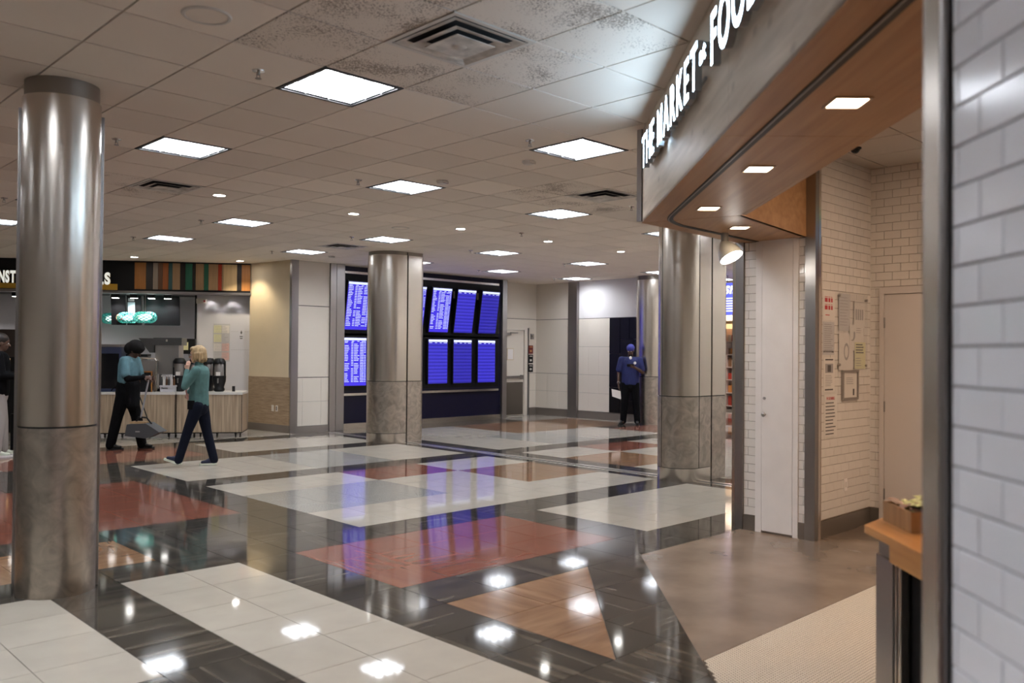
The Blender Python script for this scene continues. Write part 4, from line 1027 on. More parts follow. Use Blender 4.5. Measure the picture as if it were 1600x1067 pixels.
# ------------------------------------------------------------------ far shop seen past the big column
emis('shop_sign_blue', (.10, .12, .85), .5); emis('shop_letter', (.9, .92, 1), .6); emis('shelf_glow', (1, .62, .30), .5)
mat('shelf_white', (.62, .50, .45), rough=.5)
def far_shop():
    w = struct('wall_far_shop', MB().box(22.4, 22.6, 8.0, 20, 0, H), 'wall_beige')
    struct('trim_1', MB().box(21.2, 21.45, 8, 20, 2.55, H), 'wall_cream')
    t = thing('hanging_shop_sign', (17.0, 10.56, 2.5), 'blue lit shop sign lettered Sh seen past the big column', 'sign', rz=-pi / 2)
    MB().box(0, .9, -.04, .04, 0, .72).build('panel', 'shop_sign_blue', t); MB().cyl((.1, 0, .72), (.1, 0, H - 2.5), .012, .012, 8).build('hanging_rod', 'steel_trim', t); MB().cyl((.8, 0, .72), (.8, 0, H - 2.5), .012, .012, 8).build('hanging_rod', 'steel_trim', t); letters('Sh', .03, .47, .26, .19, .004, -.04, t, ['shop_letter'], bold=.05, each=False, part='lettering', shear=.25)
    m = MB(); lines(m, .04, .36, .06, .40, 6, -.041, .5); m.build('small_print', 'shop_letter', t)
    t = thing('shop_shelving', (22.0, 13.6, 0), 'tall lit shop shelving with rows of snacks, beyond the big column', 'shelving', rz=-pi / 2)
    MB().box(0, 1.6, .3, .38, 0, 2.5).build('back_board', 'shelf_white', t)
    for k, z in enumerate((.12, .5, .88, 1.25, 1.62, 2.0)): MB().box(0, 1.6, 0, .3, z - .03, z).build('shelf', 'shelf_white', t)
    MB().box(0, 1.6, -.01, .3, 2.36, 2.5).build('lit_header', 'shelf_glow', t)
    for x in (0, .8, 1.57): MB().box(x, x + .03, 0, .3, 0, 2.36).build('upright', 'shelf_white', t)
    r = random.Random(2)
    for z in (.12, .5, .88, 1.25, 1.62, 2.0):
        x = .05
        while x < 1.5:
            ww = r.uniform(.07, .12); hh = r.uniform(.16, .28)
            if not (.78 < x + ww and x < .86):
                o = thing('snack_packet', (22.0, 13.6, 0), 'small snack packet on the far shop shelving', 'packet', rz=-pi / 2, group='snack packets on the far shelving'); o.location = (22.08, 13.6 - x, z)
                MB().rbox(0, ww - .01, 0, .12, 0, hh, .01).build('packet_body', r.choice(['snk_red', 'snk_br', 'snk_wh', 'snk_or']), o)
            x += ww
mat('snk_red', (.42, .05, .03), rough=.5); mat('snk_br', (.20, .10, .05), rough=.5); mat('snk_wh', (.65, .60, .52), rough=.5); mat('snk_or', (.60, .25, .07), rough=.5)
far_shop()
spot((20.6, 12.8, 3.3), (22.2, 12.9, .9), 55, (1, .80, .66), 120)

# ------------------------------------------------------------------ coffee kiosk (own frame: x = -s to the right, y = depth t)
KO = Vector((7.55, 14.91, 0)); KR = atan2(-.574, .819); KM = Matrix.Rotation(KR, 3, 'Z')
def kp(s, t, z=0): return KO + KM @ Vector((-s, t, z))
def kthing(name, s, t, z, label, cat, group=None, rz=0): return thing(name, kp(s, t, z), label, cat, rz=KR + rz, group=group)
mat('kiosk_black', (.009, .009, .011), rough=.5, spec=.3); mat('kiosk_white', (.62, .61, .645), rough=.7, spec=.2); mat('kiosk_ceil', (.06, .055, .055), rough=.7)
mat('gold', (.62, .36, .04), rough=.45); mat('k_white_letter', (.80, .80, .74), rough=.5, emit=(.9, .9, .8), es=.25)
for n_, c_ in (('st_orange', (.42, .17, .04)), ('st_tan', (.44, .28, .15)), ('st_black', (.025, .018, .015)), ('st_grey', (.34, .27, .21)), ('st_brown', (.16, .07, .03)), ('st_rust', (.40, .12, .03)), ('st_teal', (.05, .13, .13)), ('st_green', (.03, .16, .10)), ('st_red', (.42, .05, .02)), ('st_light', (.60, .42, .22))): wood(n_, tuple(x * .8 for x in c_), c_, .5, (14, 14, .8))
mat('counter_top', (.66, .63, .60), rough=.3); mat('equip_black', (.007, .007, .008), rough=.4, spec=.35); mat('equip_steel', (.42, .41, .40), rough=.3, metal=1)
mat('navy_cooler', (.03, .04, .09), rough=.4); emis('pend_inner', (.75, 1, .97), .9); mat('teal', (.06, .50, .45), rough=.4)
emis('bulb', (.95, 1, 1), 9); emis('kiosk_glow', (1, .96, .92), 9); mat('hopper', (.10, .10, .10), rough=.3, metal=.6)
def build_kiosk():
    t = kthing('kiosk_fascia', 0, 1.68, 2.74, 'black kiosk fascia with a run of coloured wooden stripes', 'fascia')
    MB().box(-7.4, -.09, 0, .25, .05, H - 2.74).build('fascia_board', 'kiosk_black', t)
    MB().box(-7.4, -.09, -.03, .25, 0, .05).build('bottom_channel', 'steel_trim', t)
    MB().box(-.09, -.06, -.02, .25, 0, H - 2.74).build('end_trim', 'kiosk_black', t)
    # stripes, pixels measured from the picture at s = 2.35 .. 0.1
    px = [(212, 229.5, 'st_orange'), (229.5, 239.5, 'st_black'), (240, 248, 'st_grey'), (248, 255, 'st_brown'), (255, 264, 'st_rust'), (264, 270, 'st_teal'), (270, 282, 'st_tan'), (282, 290, 'st_black'), (290, 301, 'st_green'), (301, 305, 'st_black'), (306, 319, 'st_tan'), (319, 326, 'st_green'), (326, 341, 'st_tan'), (341, 347, 'st_red'), (347, 349, 'st_tan'), (349, 371, 'st_light'), (371, 378, 'st_black'), (378, 392, 'st_orange')]
    for a, b, m in px:
        f = lambda p: 2.35 - (p - 212) / (393 - 212) * (2.35 - .09)
        MB().box(-f(a), -f(b) - .006, -.018, 0, .09, H - 2.74 - .03).build('stripe_board', m, t)
    s = kthing('kiosk_sign', 4.86, 1.66, 2.80, 'cream kiosk letters NST left of the near column', 'sign')
    letters('NST', 0, .10, .31, .25, .03, -.005, s, ['k_white_letter', 'gold'], bold=.05); MB().box(-.6, .9, -.02, .0, .0, .10).build('gold_bar', 'gold', s)
    s = kthing('kiosk_sign', 3.04, 1.66, 2.80, 'cream kiosk letters LS right of the near column', 'sign')
    letters('LS', 0, .10, .24, .25, .03, -.005, s, ['k_white_letter', 'gold'], bold=.05); MB().box(-.4, .37, -.02, .0, .0, .12).build('gold_bar', 'gold', s)
    # shell
    struct('ceiling_kiosk', MB().box(-7.4, -.09, 1.70, 3.6, 2.78, 2.84), 'kiosk_ceil', KO, KR)
    struct('wall_kiosk_back', MB().box(-7.4, -1.0, 3.3, 3.4, 0, 2.84), 'kiosk_white', KO, KR)
    w = struct('wall_kiosk_right', MB().box(-1.2, -.10, 1.94, 2.02, 0, 2.80).box(-1.2, -1.12, 2.02, 3.3, 0, 2.80), 'kiosk_white', KO, KR)
    MB().box(-1.235, -1.2, 1.92, 2.04, 0, 2.80).build('edge_strip', 'black', w); MB().box(-.14, -.10, 1.90, 1.945, 0, 2.75).build('edge_strip', 'paint_white', w)
    for z in (1.62, 2.0): MB().box(-.52, -.14, 1.935, 1.94, z, z + .004).build('panel_joint', 'ink_grey', w)
    L_ = (('above the white kiosk panel, left of the pair', .93, 1.82), ('above the white kiosk panel, right of the pair', .49, 1.82), ('in the canopy above the menu screens, rightmost', 1.81, 2.1), ('in the canopy above the menu screens, second from the right', 2.13, 2.1), ('in the canopy above the pale menu panel', 2.47, 2.1), ('in the canopy beside the near column', 2.83, 2.1), ('behind the kiosk sign letters NST', 4.75, 2.2), ('left of the kiosk sign letters, at the picture edge', 5.6, 2.3), ('hidden behind the near column', 3.9, 2.2))
    for n, (l, s_, tt) in enumerate(L_):
        z = 2.78
        q = kthing('kiosk_downlight', s_, tt, z, 'small square downlight ' + l, 'downlight', 'kiosk downlights'); d = .0 if tt < 1.9 else .10
        MB().box(-.07, .07, -.05, .05, -.012 - d, 0).build('housing', 'kiosk_black' if d else 'paint_white', q); MB().box(-.06, .06, -.045, .045, -.016 - d, -.012 - d).build('lens', 'kiosk_glow', q)
        P = kp(s_, tt, z - .03 - d); spot(P, kp(s_, tt + .1, 0), 9 if tt < 1.9 else 12, (1, .97, .95), 105 if tt < 1.9 else 130)
build_kiosk()
def counters():
    for n, (a, b, l) in enumerate(((.0, 1.165, 'rightmost wood grain counter unit on castors, coffee urns on top'), (1.185, 2.53, 'wood grain counter unit behind the dustpan, second from the right'), (2.55, 3.7, 'wood grain counter unit hidden behind the near steel column'))):
        t = kthing('counter_unit', b, 0, 0, l, 'counter', 'counter units of the coffee kiosk'); w = b - a
        MB().box(0, w, 0, .75, .085, .79).build('body', 'laminate_v', t); MB().box(0, w, -.004, .75, .075, .095).box(0, .008, -.004, .0, .09, .79).box(w - .008, w, -.004, 0, .09, .79).build('edge_band', 'black', t)
        MB().box(-.005, w + .005, -.02, .77, .79, .835).build('top', 'counter_top', t)
        for x in (.12, .42, w - .45, w - .12):
            for y in (.08, .65):
                if .3 < x < w - .3 and y > .5: continue
                c = MB().box(-.02, .02, -.02, .02, .055, .085).build('castor', 'equip_black', t, (x, y, 0)); MB().cyl((-.012, 0, .034), (.012, 0, .034), .034, .034, 16).build('wheel', 'equip_black', c)
counters()
def equipment():
    CT = .836
    def urn(s, l, t_=.35):
        t = kthing('coffee_urn', s, t_, CT, l, 'coffee urn', 'coffee urns on the kiosk counter')
        MB().lathe([(.075, 0), (.10, .02), (.10, .05), (.085, .08), (.12, .20), (.125, .29), (.09, .30), (.0001, .30)], n=24).build('base', 'equip_black', t)
        MB().lathe([(.09, .29), (.095, .31), (.095, .52), (.09, .53)], n=24).build('glass_body', 'urn_glass', t)
        MB().box(-.115, -.095, -.03, .03, .25, .55).box(.095, .115, -.03, .03, .25, .55).build('side_frame', 'equip_black', t)
        MB().lathe([(.118, .52), (.12, .56), (.08, .62), (.03, .63), (.0001, .63)], n=24).build('lid', 'equip_black', t)
        MB().cyl((0, -.12, .24), (0, -.15, .24), .014, .014, 10).box(-.012, .012, -.155, -.135, .16, .24).build('tap', 'equip_steel', t); MB().box(-.04, .04, -.127, -.123, .30, .37).build('label_card', 'paper', t)
    for s, l in ((1.19, 'black coffee urn beside the brewer, left of the walking woman'), (.91, 'black coffee urn half hidden behind the walking woman')): urn(s, l)
    urn(.70, 'black coffee urn just right of the walking woman', .55); urn(.46, 'rightmost black coffee urn on the kiosk counter', .28)
    t = kthing('coffee_brewer', 1.50, .42, CT, 'tall stainless coffee brewer and grinder on the kiosk counter', 'coffee machine')
    MB().box(-.12, .20, -.1, .3, .32, .98).build('body', 'equip_steel', t); MB().box(-.14, .36, -.16, .3, .86, 1.0).build('head', 'hopper', t)
    m = MB(); m.add([(-.42, -.1, .99), (-.14, -.1, .99), (-.14, -.1, .72), (-.22, -.1, .72), (-.42, .2, .99), (-.14, .2, .99), (-.14, .2, .72), (-.22, .2, .72)], [(0, 3, 2, 1), (4, 5, 6, 7), (0, 1, 5, 4), (1, 2, 6, 5), (2, 3, 7, 6), (3, 0, 4, 7)]); m.build('hopper', 'hopper', t)
    MB().box(.20, .30, -.1, .3, .45, .86).build('side_tank', 'equip_steel', t); MB().box(-.12, .02, -.14, .3, 0, .05).box(-.12, -.08, .1, .3, .05, .32).box(.18, .22, .1, .3, .0, .45).build('stand', 'equip_black', t)
    MB().box(.08, .11, -.165, -.16, .93, .97).build('indicator', 'white_plastic', t)
    t = kthing('paper_towel_dispenser', 1.3, 1.70, 1.54, 'black paper towel dispenser with a yellow label on the kiosk wall', 'dispenser')
    MB().rbox(-.13, .13, -.14, 0, 0, .31, .03).build('cover', 'equip_black', t); MB().box(-.10, -.0, -.145, -.14, .08, .24).build('label_card', 'paper_yellow', t); t.location = kp(1.33, 1.935, 1.53)
    t = kthing('pastry_dome', 1.69, .22, CT, 'steel arched display case with glass, left of the coffee brewer', 'display case')
    m = MB(); P = [(-.14, 0), (-.14, .52)] + [(-.14 + .05 * (1 - cos(a)), .52 + .10 * sin(a)) for a in (.5, 1.0, 1.57)] + [(.09 + .05 * sin(a), .62 - .1 * (1 - cos(a))) for a in (.5, 1.0, 1.57)] + [(.14, 0)]
    for a, b in zip(P[:-1], P[1:]): m.cyl((a[0], -.1, a[1]), (b[0], -.1, b[1]), .012, .012, 8)
    m.build('arch_frame', 'rail', t); MB().box(-.13, .13, -.09, .18, .02, .58).build('case_body', 'equip_steel', t)
    t = kthing('chalkboard', 1.84, .06, CT, 'wood framed black menu board leaning on the counter behind the worker', 'menu board')
    MB().box(-.22, .22, 0, .012, .0, .36).build('board', 'black', t); MB().box(-.235, -.215, -.006, .015, 0, .38).box(.215, .235, -.006, .015, 0, .38).box(-.235, .235, -.006, .015, .36, .38).build('frame', 'st_orange', t)
    MB().box(-.05, .03, -.002, 0, .12, .22).build('picture', 'st_brown', t)
    for n, (s, w, h, l) in enumerate(((2.42, .50, .82, 'dark navy drinks cooler at the left end of the visible counter'), (3.1, .5, .7, 'dark drinks cooler hidden behind the near column'))):
        t = kthing('drinks_cooler', s, .35, CT, l, 'cooler'); MB().rbox(-w / 2, w / 2, -.2, .25, 0, h, .02).build('cabinet', 'navy_cooler', t); MB().box(-w / 2 + .04, w / 2 - .04, -.205, -.2, .06, h - .12).build('door', 'black_gloss', t); MB().box(-w / 2, w / 2, -.21, .25, h, h + .05).build('top_panel', 'steel_trim', t)
    t = kthing('espresso_machine', 1.97, .52, CT, 'steel espresso machine behind the worker at the kiosk', 'coffee machine')
    MB().rbox(-.20, .18, -.05, .2, .30, .66, .02).build('housing', 'equip_steel', t); MB().box(-.20, .18, -.07, .2, .64, .69).box(-.18, -.13, -.05, .18, 0, .30).box(.12, .17, -.05, .18, 0, .30).build('trim', 'equip_black', t)
    t = kthing('napkin_box', 2.02, .16, CT, 'pale box of napkins beside the chalkboard on the counter', 'box'); MB().box(-.08, .08, -.06, .08, .36, .58).box(-.06, .06, -.05, .07, 0, .36).build('carton', 'paper_grey', t); MB().ell((0, 0, .60), (.05, .04, .03), 12).build('napkin', 'paint_white', t)
    for n in range(6):
        s = 1.24 + .045 * n; t = kthing('syrup_bottle', s, .14 + .03 * (n % 2), CT + .12, ['dark brown syrup bottle nearest the first urn', 'white syrup bottle nearest the first urn', 'grey syrup bottle nearest the first urn', 'dark brown syrup bottle nearest the brewer', 'white syrup bottle nearest the brewer', 'grey syrup bottle nearest the brewer'][n], 'bottle', 'syrup bottles beside the brewer')
        MB().lathe([(.0001, 0), (.019, 0), (.019, .10), (.008, .13), (.008, .16), (.0001, .16)], n=14).build('bottle_body', ['st_brown', 'paint_white', 'hopper'][n % 3], t); MB().cyl((0, 0, .16), (0, 0, .18), .01, .01, 10).build('cap', 'paint_white', t)
    t = kthing('condiment_rack', 1.35, .18, CT, 'low cream condiment rack under the syrup bottles', 'rack'); MB().box(-.14, .14, -.08, .08, .09, .119).box(-.13, -.11, -.07, .07, 0, .09).box(.11, .13, -.07, .07, 0, .09).box(-.11, .11, -.05, .05, .0, .05).build('rack_body', 'kiosk_white', t)
    t = kthing('cup_sleeve_holder', .20, .3, CT, 'small black holder at the right end of the counter', 'holder'); MB().rbox(-.025, .025, -.03, .03, 0, .10, .008).build('holder_body', 'equip_black', t)
    # papers and signs on the right panel
    t = kthing('health_poster', .70, 1.935, 1.38, 'patchwork of yellow and pink papers on the white kiosk panel', 'poster'); r = random.Random(11)
    MB().box(-.165, .165, -.006, 0, 0, .78).build('backing_sheet', 'paper_grey', t)
    cols = ['paper_yellow', 'paper', 'paper_yellow', 'paper_grey', 'paper', 'pink_paper', 'paper_grey', 'pink_paper']
    k = 0
    for i in range(4):
        for j in range(2): MB().box(-.155 + j * .16, -.005 + j * .155, -.009, -.006, .03 + (3 - i) * .185, .19 + (3 - i) * .185).build('paper_sheet', cols[k], t); k += 1
    m = MB(); lines(m, -.14, .14, .03, .74, 22, -.0095, .25); m.build('print', 'ink_grey', t)
    t = kthing('wall_notice', .31, 1.935, 1.80, 'small black and white notice at the right edge of the kiosk panel', 'notice'); MB().box(-.06, .06, -.004, 0, 0, .28).build('sheet', 'kiosk_white', t)
    m = MB(); m.add([(-.02, -.005, .18), (0, -.005, .14), (.02, -.005, .18), (0, -.005, .23)], [(0, 1, 2, 3)]).box(-.03, .03, -.005, -.004, .09, .11).box(-.025, .025, -.005, -.004, .05, .07); m.build('print', 'ink', t)
    t = kthing('exit_light', 1.10, 1.935, 2.57, 'small emergency light unit high on the kiosk panel', 'light'); MB().box(-.1, .1, -.06, 0, 0, .10).build('housing', 'white_plastic', t); MB().cyl((.06, -.06, .05), (.06, -.075, .05), .02, .02, 12).build('lamp_head', 'ink_red', t)
    # menu boards hanging inside
    for s, w, l, m_ in ((1.80, .36, 'right half of the blank black hanging menu screens', 0), (2.15, .34, 'left half of the blank black hanging menu screens', 0), (2.52, .28, 'hanging menu with a pale price panel and food picture', 1), (2.83, .28, 'hanging menu with red food picture, leftmost one visible', 2)):
        t = kthing('menu_screen', s, 2.35, 2.12, l, 'menu board', 'menu boards hanging in the kiosk'); t.rotation_euler = (radians(8), 0, KR)
        MB().box(-w / 2, w / 2, 0, .05, 0, .62).build('housing', 'black', t)
        if m_ == 1: MB().box(-.12, .02, -.004, 0, .10, .48).build('price_panel', 'menu_pale', t); MB().ell((.08, -.004, .14), (.05, .01, .06), 14).build('food_picture', 'st_light', t); MB().box(-.11, .01, -.006, -.004, .50, .56).build('heading', 'ink_grey', t)
        if m_ == 2: MB().ell((.02, -.004, .15), (.07, .01, .08), 14).build('food_picture', 'st_tan', t); MB().ell((.06, -.01, .13), (.025, .01, .03), 10).build('red_garnish', 'ink_red', t)
        MB().cyl((0, .025, .62), (0, .025, .72), .01, .01, 8).build('hanger', 'black', t)
    # left end, behind the person
    t = kthing('grab_display', 4.9, 1.3, 0, 'dark grab and go display lettered GRAB behind the leftmost person', 'display case'); MB().box(-.6, .7, 0, .7, 0, 1.45).build('case', 'equip_black', t); MB().box(-.6, .7, -.04, .7, 1.45, 1.98).build('header', 'st_brown_dark', t)
    letters('GRAB', -.10, 1.70, .35, .12, .01, -.04, t, ['k_white_letter'], bold=.02); MB().box(-.3, .4, -.01, 0, 1.3, 1.42).build('lit_shelf', 'shelf_glow', t)
mat('urn_glass', (.30, .28, .26), rough=.15, metal=.4); mat('pink_paper', (.66, .42, .38), rough=.7); mat('menu_pale', (.30, .36, .40), rough=.5); mat('st_brown_dark', (.06, .045, .04), rough=.6)
equipment()
def pendants():
    for n, (s, l) in enumerate(((2.21, 'rightmost teal lattice pendant lamp over the counter'), (2.65, 'middle teal lattice pendant lamp over the counter'), (3.10, 'leftmost teal lattice pendant lamp beside the column'))):
        tt = (1.95, 2.4, 2.85)[n]
        t = kthing('pendant_lamp', s, tt, 2.27, l, 'pendant lamp', 'teal lattice pendant lamps'); pass
        m = MB(); R, Z = .222, .115
        for d in (-1, 1):
            for k in range(13):
                pts = []
                for i in range(13):
                    ph = -1.25 + 2.5 * i / 12; a = k * 2 * pi / 13 + d * ph * .9; pts.append((R * cos(ph) ** .6 * cos(a), R * cos(ph) ** .6 * sin(a), Z * sin(ph)))
                m.tube(pts, .0085, 5)
        m.build('lattice_shade', 'teal', t); MB().ell((0, 0, -.02), (.05, .05, .05), 16).build('bulb', 'bulb', t); MB().ell((0, 0, 0), (.13, .13, .07), 20).build('inner_diffuser', 'pend_inner', t)
        MB().cyl((0, 0, .1), (0, 0, .50), .006, .006, 6).build('cord', 'steel_trim', t); MB().lathe([(.05, .51), (.05, .49), (.0001, .49)], n=16).build('ceiling_rose', 'paint_white', t)
pendants()

# ------------------------------------------------------------------ people
mat('skin_light', (.55, .33, .25), rough=.55); mat('skin_dark', (.085, .042, .028), rough=.5); mat('skin_mid', (.14, .075, .05), rough=.55)
mat('hair_blond', (.42, .29, .15), rough=.6, var=.4, scale=60, stretch=(1, 1, .2)); mat('hair_black', (.008, .007, .007), rough=.85, spec=.2); mat('hair_brown', (.02, .013, .01), rough=.6)
mat('teal_fleece', (.085, .185, .18), rough=.9, var=.15, scale=20); mat('navy_trousers', (.006, .008, .018), rough=.9, spec=.2); mat('blue_polo', (.011, .018, .105), rough=.8, var=.2, scale=12)
mat('blue_cap', (.045, .05, .28), rough=.8); mat('black_cloth', (.005, .005, .006), rough=.95, spec=.12); mat('teal_shirt', (.09, .19, .23), rough=.85, var=.15, scale=14); mat('grey_trousers', (.36, .33, .31), rough=.9)
mat('shoe_navy', (.02, .025, .06), rough=.7); mat('sole_white', (.62, .66, .55), rough=.6); mat('shoe_black', (.01, .01, .01), rough=.6); mat('eye_white', (.6, .6, .6), rough=.3); mat('lip', (.30, .10, .08), rough=.5); mat('strap_pink', (.45, .20, .18), rough=.7)
def remeshed(mb, name, matn, parent, vox=.008, smooth=2):
    me = mb.mesh(name, matn); o = bpy.data.objects.new(name, me); COL.objects.link(o)
    r = o.modifiers.new('r', 'REMESH'); r.mode = 'VOXEL'; r.voxel_size = vox; r.use_smooth_shade = True
    s = o.modifiers.new('s', 'SMOOTH'); s.factor = .6; s.iterations = smooth
    dg = bpy.context.evaluated_depsgraph_get(); m2 = bpy.data.meshes.new_from_object(o.evaluated_get(dg)); m2.name = name
    COL.objects.unlink(o); bpy.data.objects.remove(o); bpy.data.meshes.remove(me)
    m2.materials.clear(); m2.materials.append(MATS[matn]); m2.polygons.foreach_set('use_smooth', [True] * len(m2.polygons))
    return link(name, m2, parent)
def rotm(yaw=0, pitch=0, roll=0): return Matrix.Rotation(yaw, 3, 'Z') @ Matrix.Rotation(pitch, 3, 'Y') @ Matrix.Rotation(roll, 3, 'X')
def head(mb, c, M, s=1.0):
    P = lambda x, y, z: Vector(c) + M @ (Vector((x, y, z)) * s)
    mb.ell(P(-.012, 0, .025), (.098 * s, .076 * s, .098 * s), 20, M=M); mb.ell(P(.018, 0, -.045), (.070 * s, .060 * s, .078 * s), 18, M=M); mb.ell(P(.045, 0, -.088), (.034 * s, .034 * s, .027 * s), 12, M=M)
    mb.cap(P(.082, 0, .008), P(.104, 0, -.028), .009 * s, .014 * s, n=8); mb.ell(P(.062, 0, .035), (.025 * s, .055 * s, .02 * s), 10, M=M)
    for y in (-1, 1): mb.ell(P(-.01, y * .076, -.012), (.022 * s, .010 * s, .033 * s), 10, M=M); mb.ell(P(.055, y * .034, -.03), (.025 * s, .022 * s, .022 * s), 10, M=M)
def face(parent, c, M, s=1.0, glasses=False):
    P = lambda x, y, z: Vector(c) + M @ (Vector((x, y, z)) * s)
    for y in (-1, 1):
        e = MB().ell(P(.079, y * .030, .004), (.010 * s, .013 * s, .008 * s), 10, M=M).build('eye', 'eye_white', parent); MB().ell(P(.086, y * .030, .004), (.005 * s, .006 * s, .006 * s), 8, M=M).build('iris', 'ink', e)
    MB().ell(P(.080, 0, -.062), (.010 * s, .024 * s, .007 * s), 10, M=M).build('mouth', 'lip', parent)
    if glasses:
        m = MB()
        for y in (-1, 1):
            pts = [P(.100, y * .033 + .024 * cos(a * pi / 6), .004 + .018 * sin(a * pi / 6)) for a in range(13)]; m.tube([tuple(p) for p in pts], .0025, 5)
            m.cyl(P(.100, y * .057, .008), P(.0, y * .084, .006), .0025, .0025, 6)
        m.cyl(P(.100, -.009, .006), P(.100, .009, .006), .0025, .0025, 6); m.build('glasses', 'ink', parent)
def hand(mb, w, d, n, curl=.5, side=1, s=1.0):
    """w wrist, d direction of the fingers, n palm normal, side = thumb side sign"""
    w = Vector(w); d = Vector(d).normalized(); n = Vector(n); n = (n - d * n.dot(d)).normalized(); t = d.cross(n) * side
    pc = w + d * .05 * s; mb.cap(w + d * .012, w + d * .078 * s, .017 * s, .019 * s, 1.9, axis=tuple(t)); L = [.070, .078, .072, .056]
    for k in range(4):
        off = (1.5 - k) * .0205 * s; b = w + d * .082 * s + t * off; l = L[k] * s
        d1 = (d * cos(curl * .6) + n * sin(curl * .6)).normalized(); d2 = (d * cos(curl * 1.6) + n * sin(curl * 1.6)).normalized(); d3 = (d * cos(curl * 2.4) + n * sin(curl * 2.4)).normalized()
        p1 = b + d1 * l * .45; p2 = p1 + d2 * l * .32; p3 = p2 + d3 * l * .25
        mb.cap(b - d * .01, p1, .0090 * s, .0082 * s, n=8); mb.cap(p1, p2, .0082 * s, .0076 * s, n=8); mb.cap(p2, p3, .0076 * s, .0066 * s, n=8)
    b = w + d * .025 * s + t * .026 * s; d1 = (d * .62 + t * .75 + n * .25).normalized(); d2 = (d * .9 + t * .30 + n * .4).normalized()
    mb.cap(b, b + d1 * .042 * s, .0115 * s, .010 * s, n=8); mb.cap(b + d1 * .042 * s, b + d1 * .042 * s + d2 * .032 * s, .010 * s, .008 * s, n=8)
def shoe(parent, heel, toe, upper, sole, nm='shoe'):
    heel = Vector(heel); toe = Vector(toe); d = toe - heel; L = d.length; d.normalize(); s = d.cross(Vector((0, 0, 1))); s.normalize(); u = s.cross(d)
    def ring(k): return None
    m = MB(); n = 20; out = []
    for k in range(n):
        a = 2 * pi * k / n; x = .5 - .5 * cos(a); w = .046 * (abs(sin(a)) ** .75) * (1 if sin(a) > 0 else -1) * (1 - .18 * (1 - x)); out.append((x * L, w))
    V = [heel + d * x + s * w for x, w in out] + [heel + d * x + s * w * 1.02 + u * .026 for x, w in out]
    m.add(V, [tuple(reversed(range(n))), tuple(range(n, 2 * n))] + [(i, (i + 1) % n, n + (i + 1) % n, n + i) for i in range(n)]); 
    up = MB(); P = lambda x, z, y=0: heel + d * x * L + u * z + s * y
    up.cap(P(.16, .055), P(.80, .040), .038, .024, 1.05, axis=tuple(s)); up.cap(P(.2, .06), P(.25, .11), .036, .038, axis=tuple(s)); up.cap(P(.3, .075), P(.55, .05), .035, .03, 1.1, axis=tuple(s))
    o = remeshed(up, nm, upper, parent, .007, 3); m.build('sole', sole, o); 
    lm = MB()
    for k in range(3): a = P(.38 + .09 * k, .098 - .014 * k, -.02); b = P(.40 + .09 * k, .098 - .014 * k, .02); lm.cyl(a, b, .0035, .0035, 5)
    lm.build('lace', sole, o); return o
def limb(m, pts, rs, w=1, n=12):
    for k in range(len(pts) - 1): m.cap(pts[k], pts[k + 1], rs[k], rs[k + 1], w, n=n)
UL = Vector((.716, -.698, 0))     # picture right on the ground
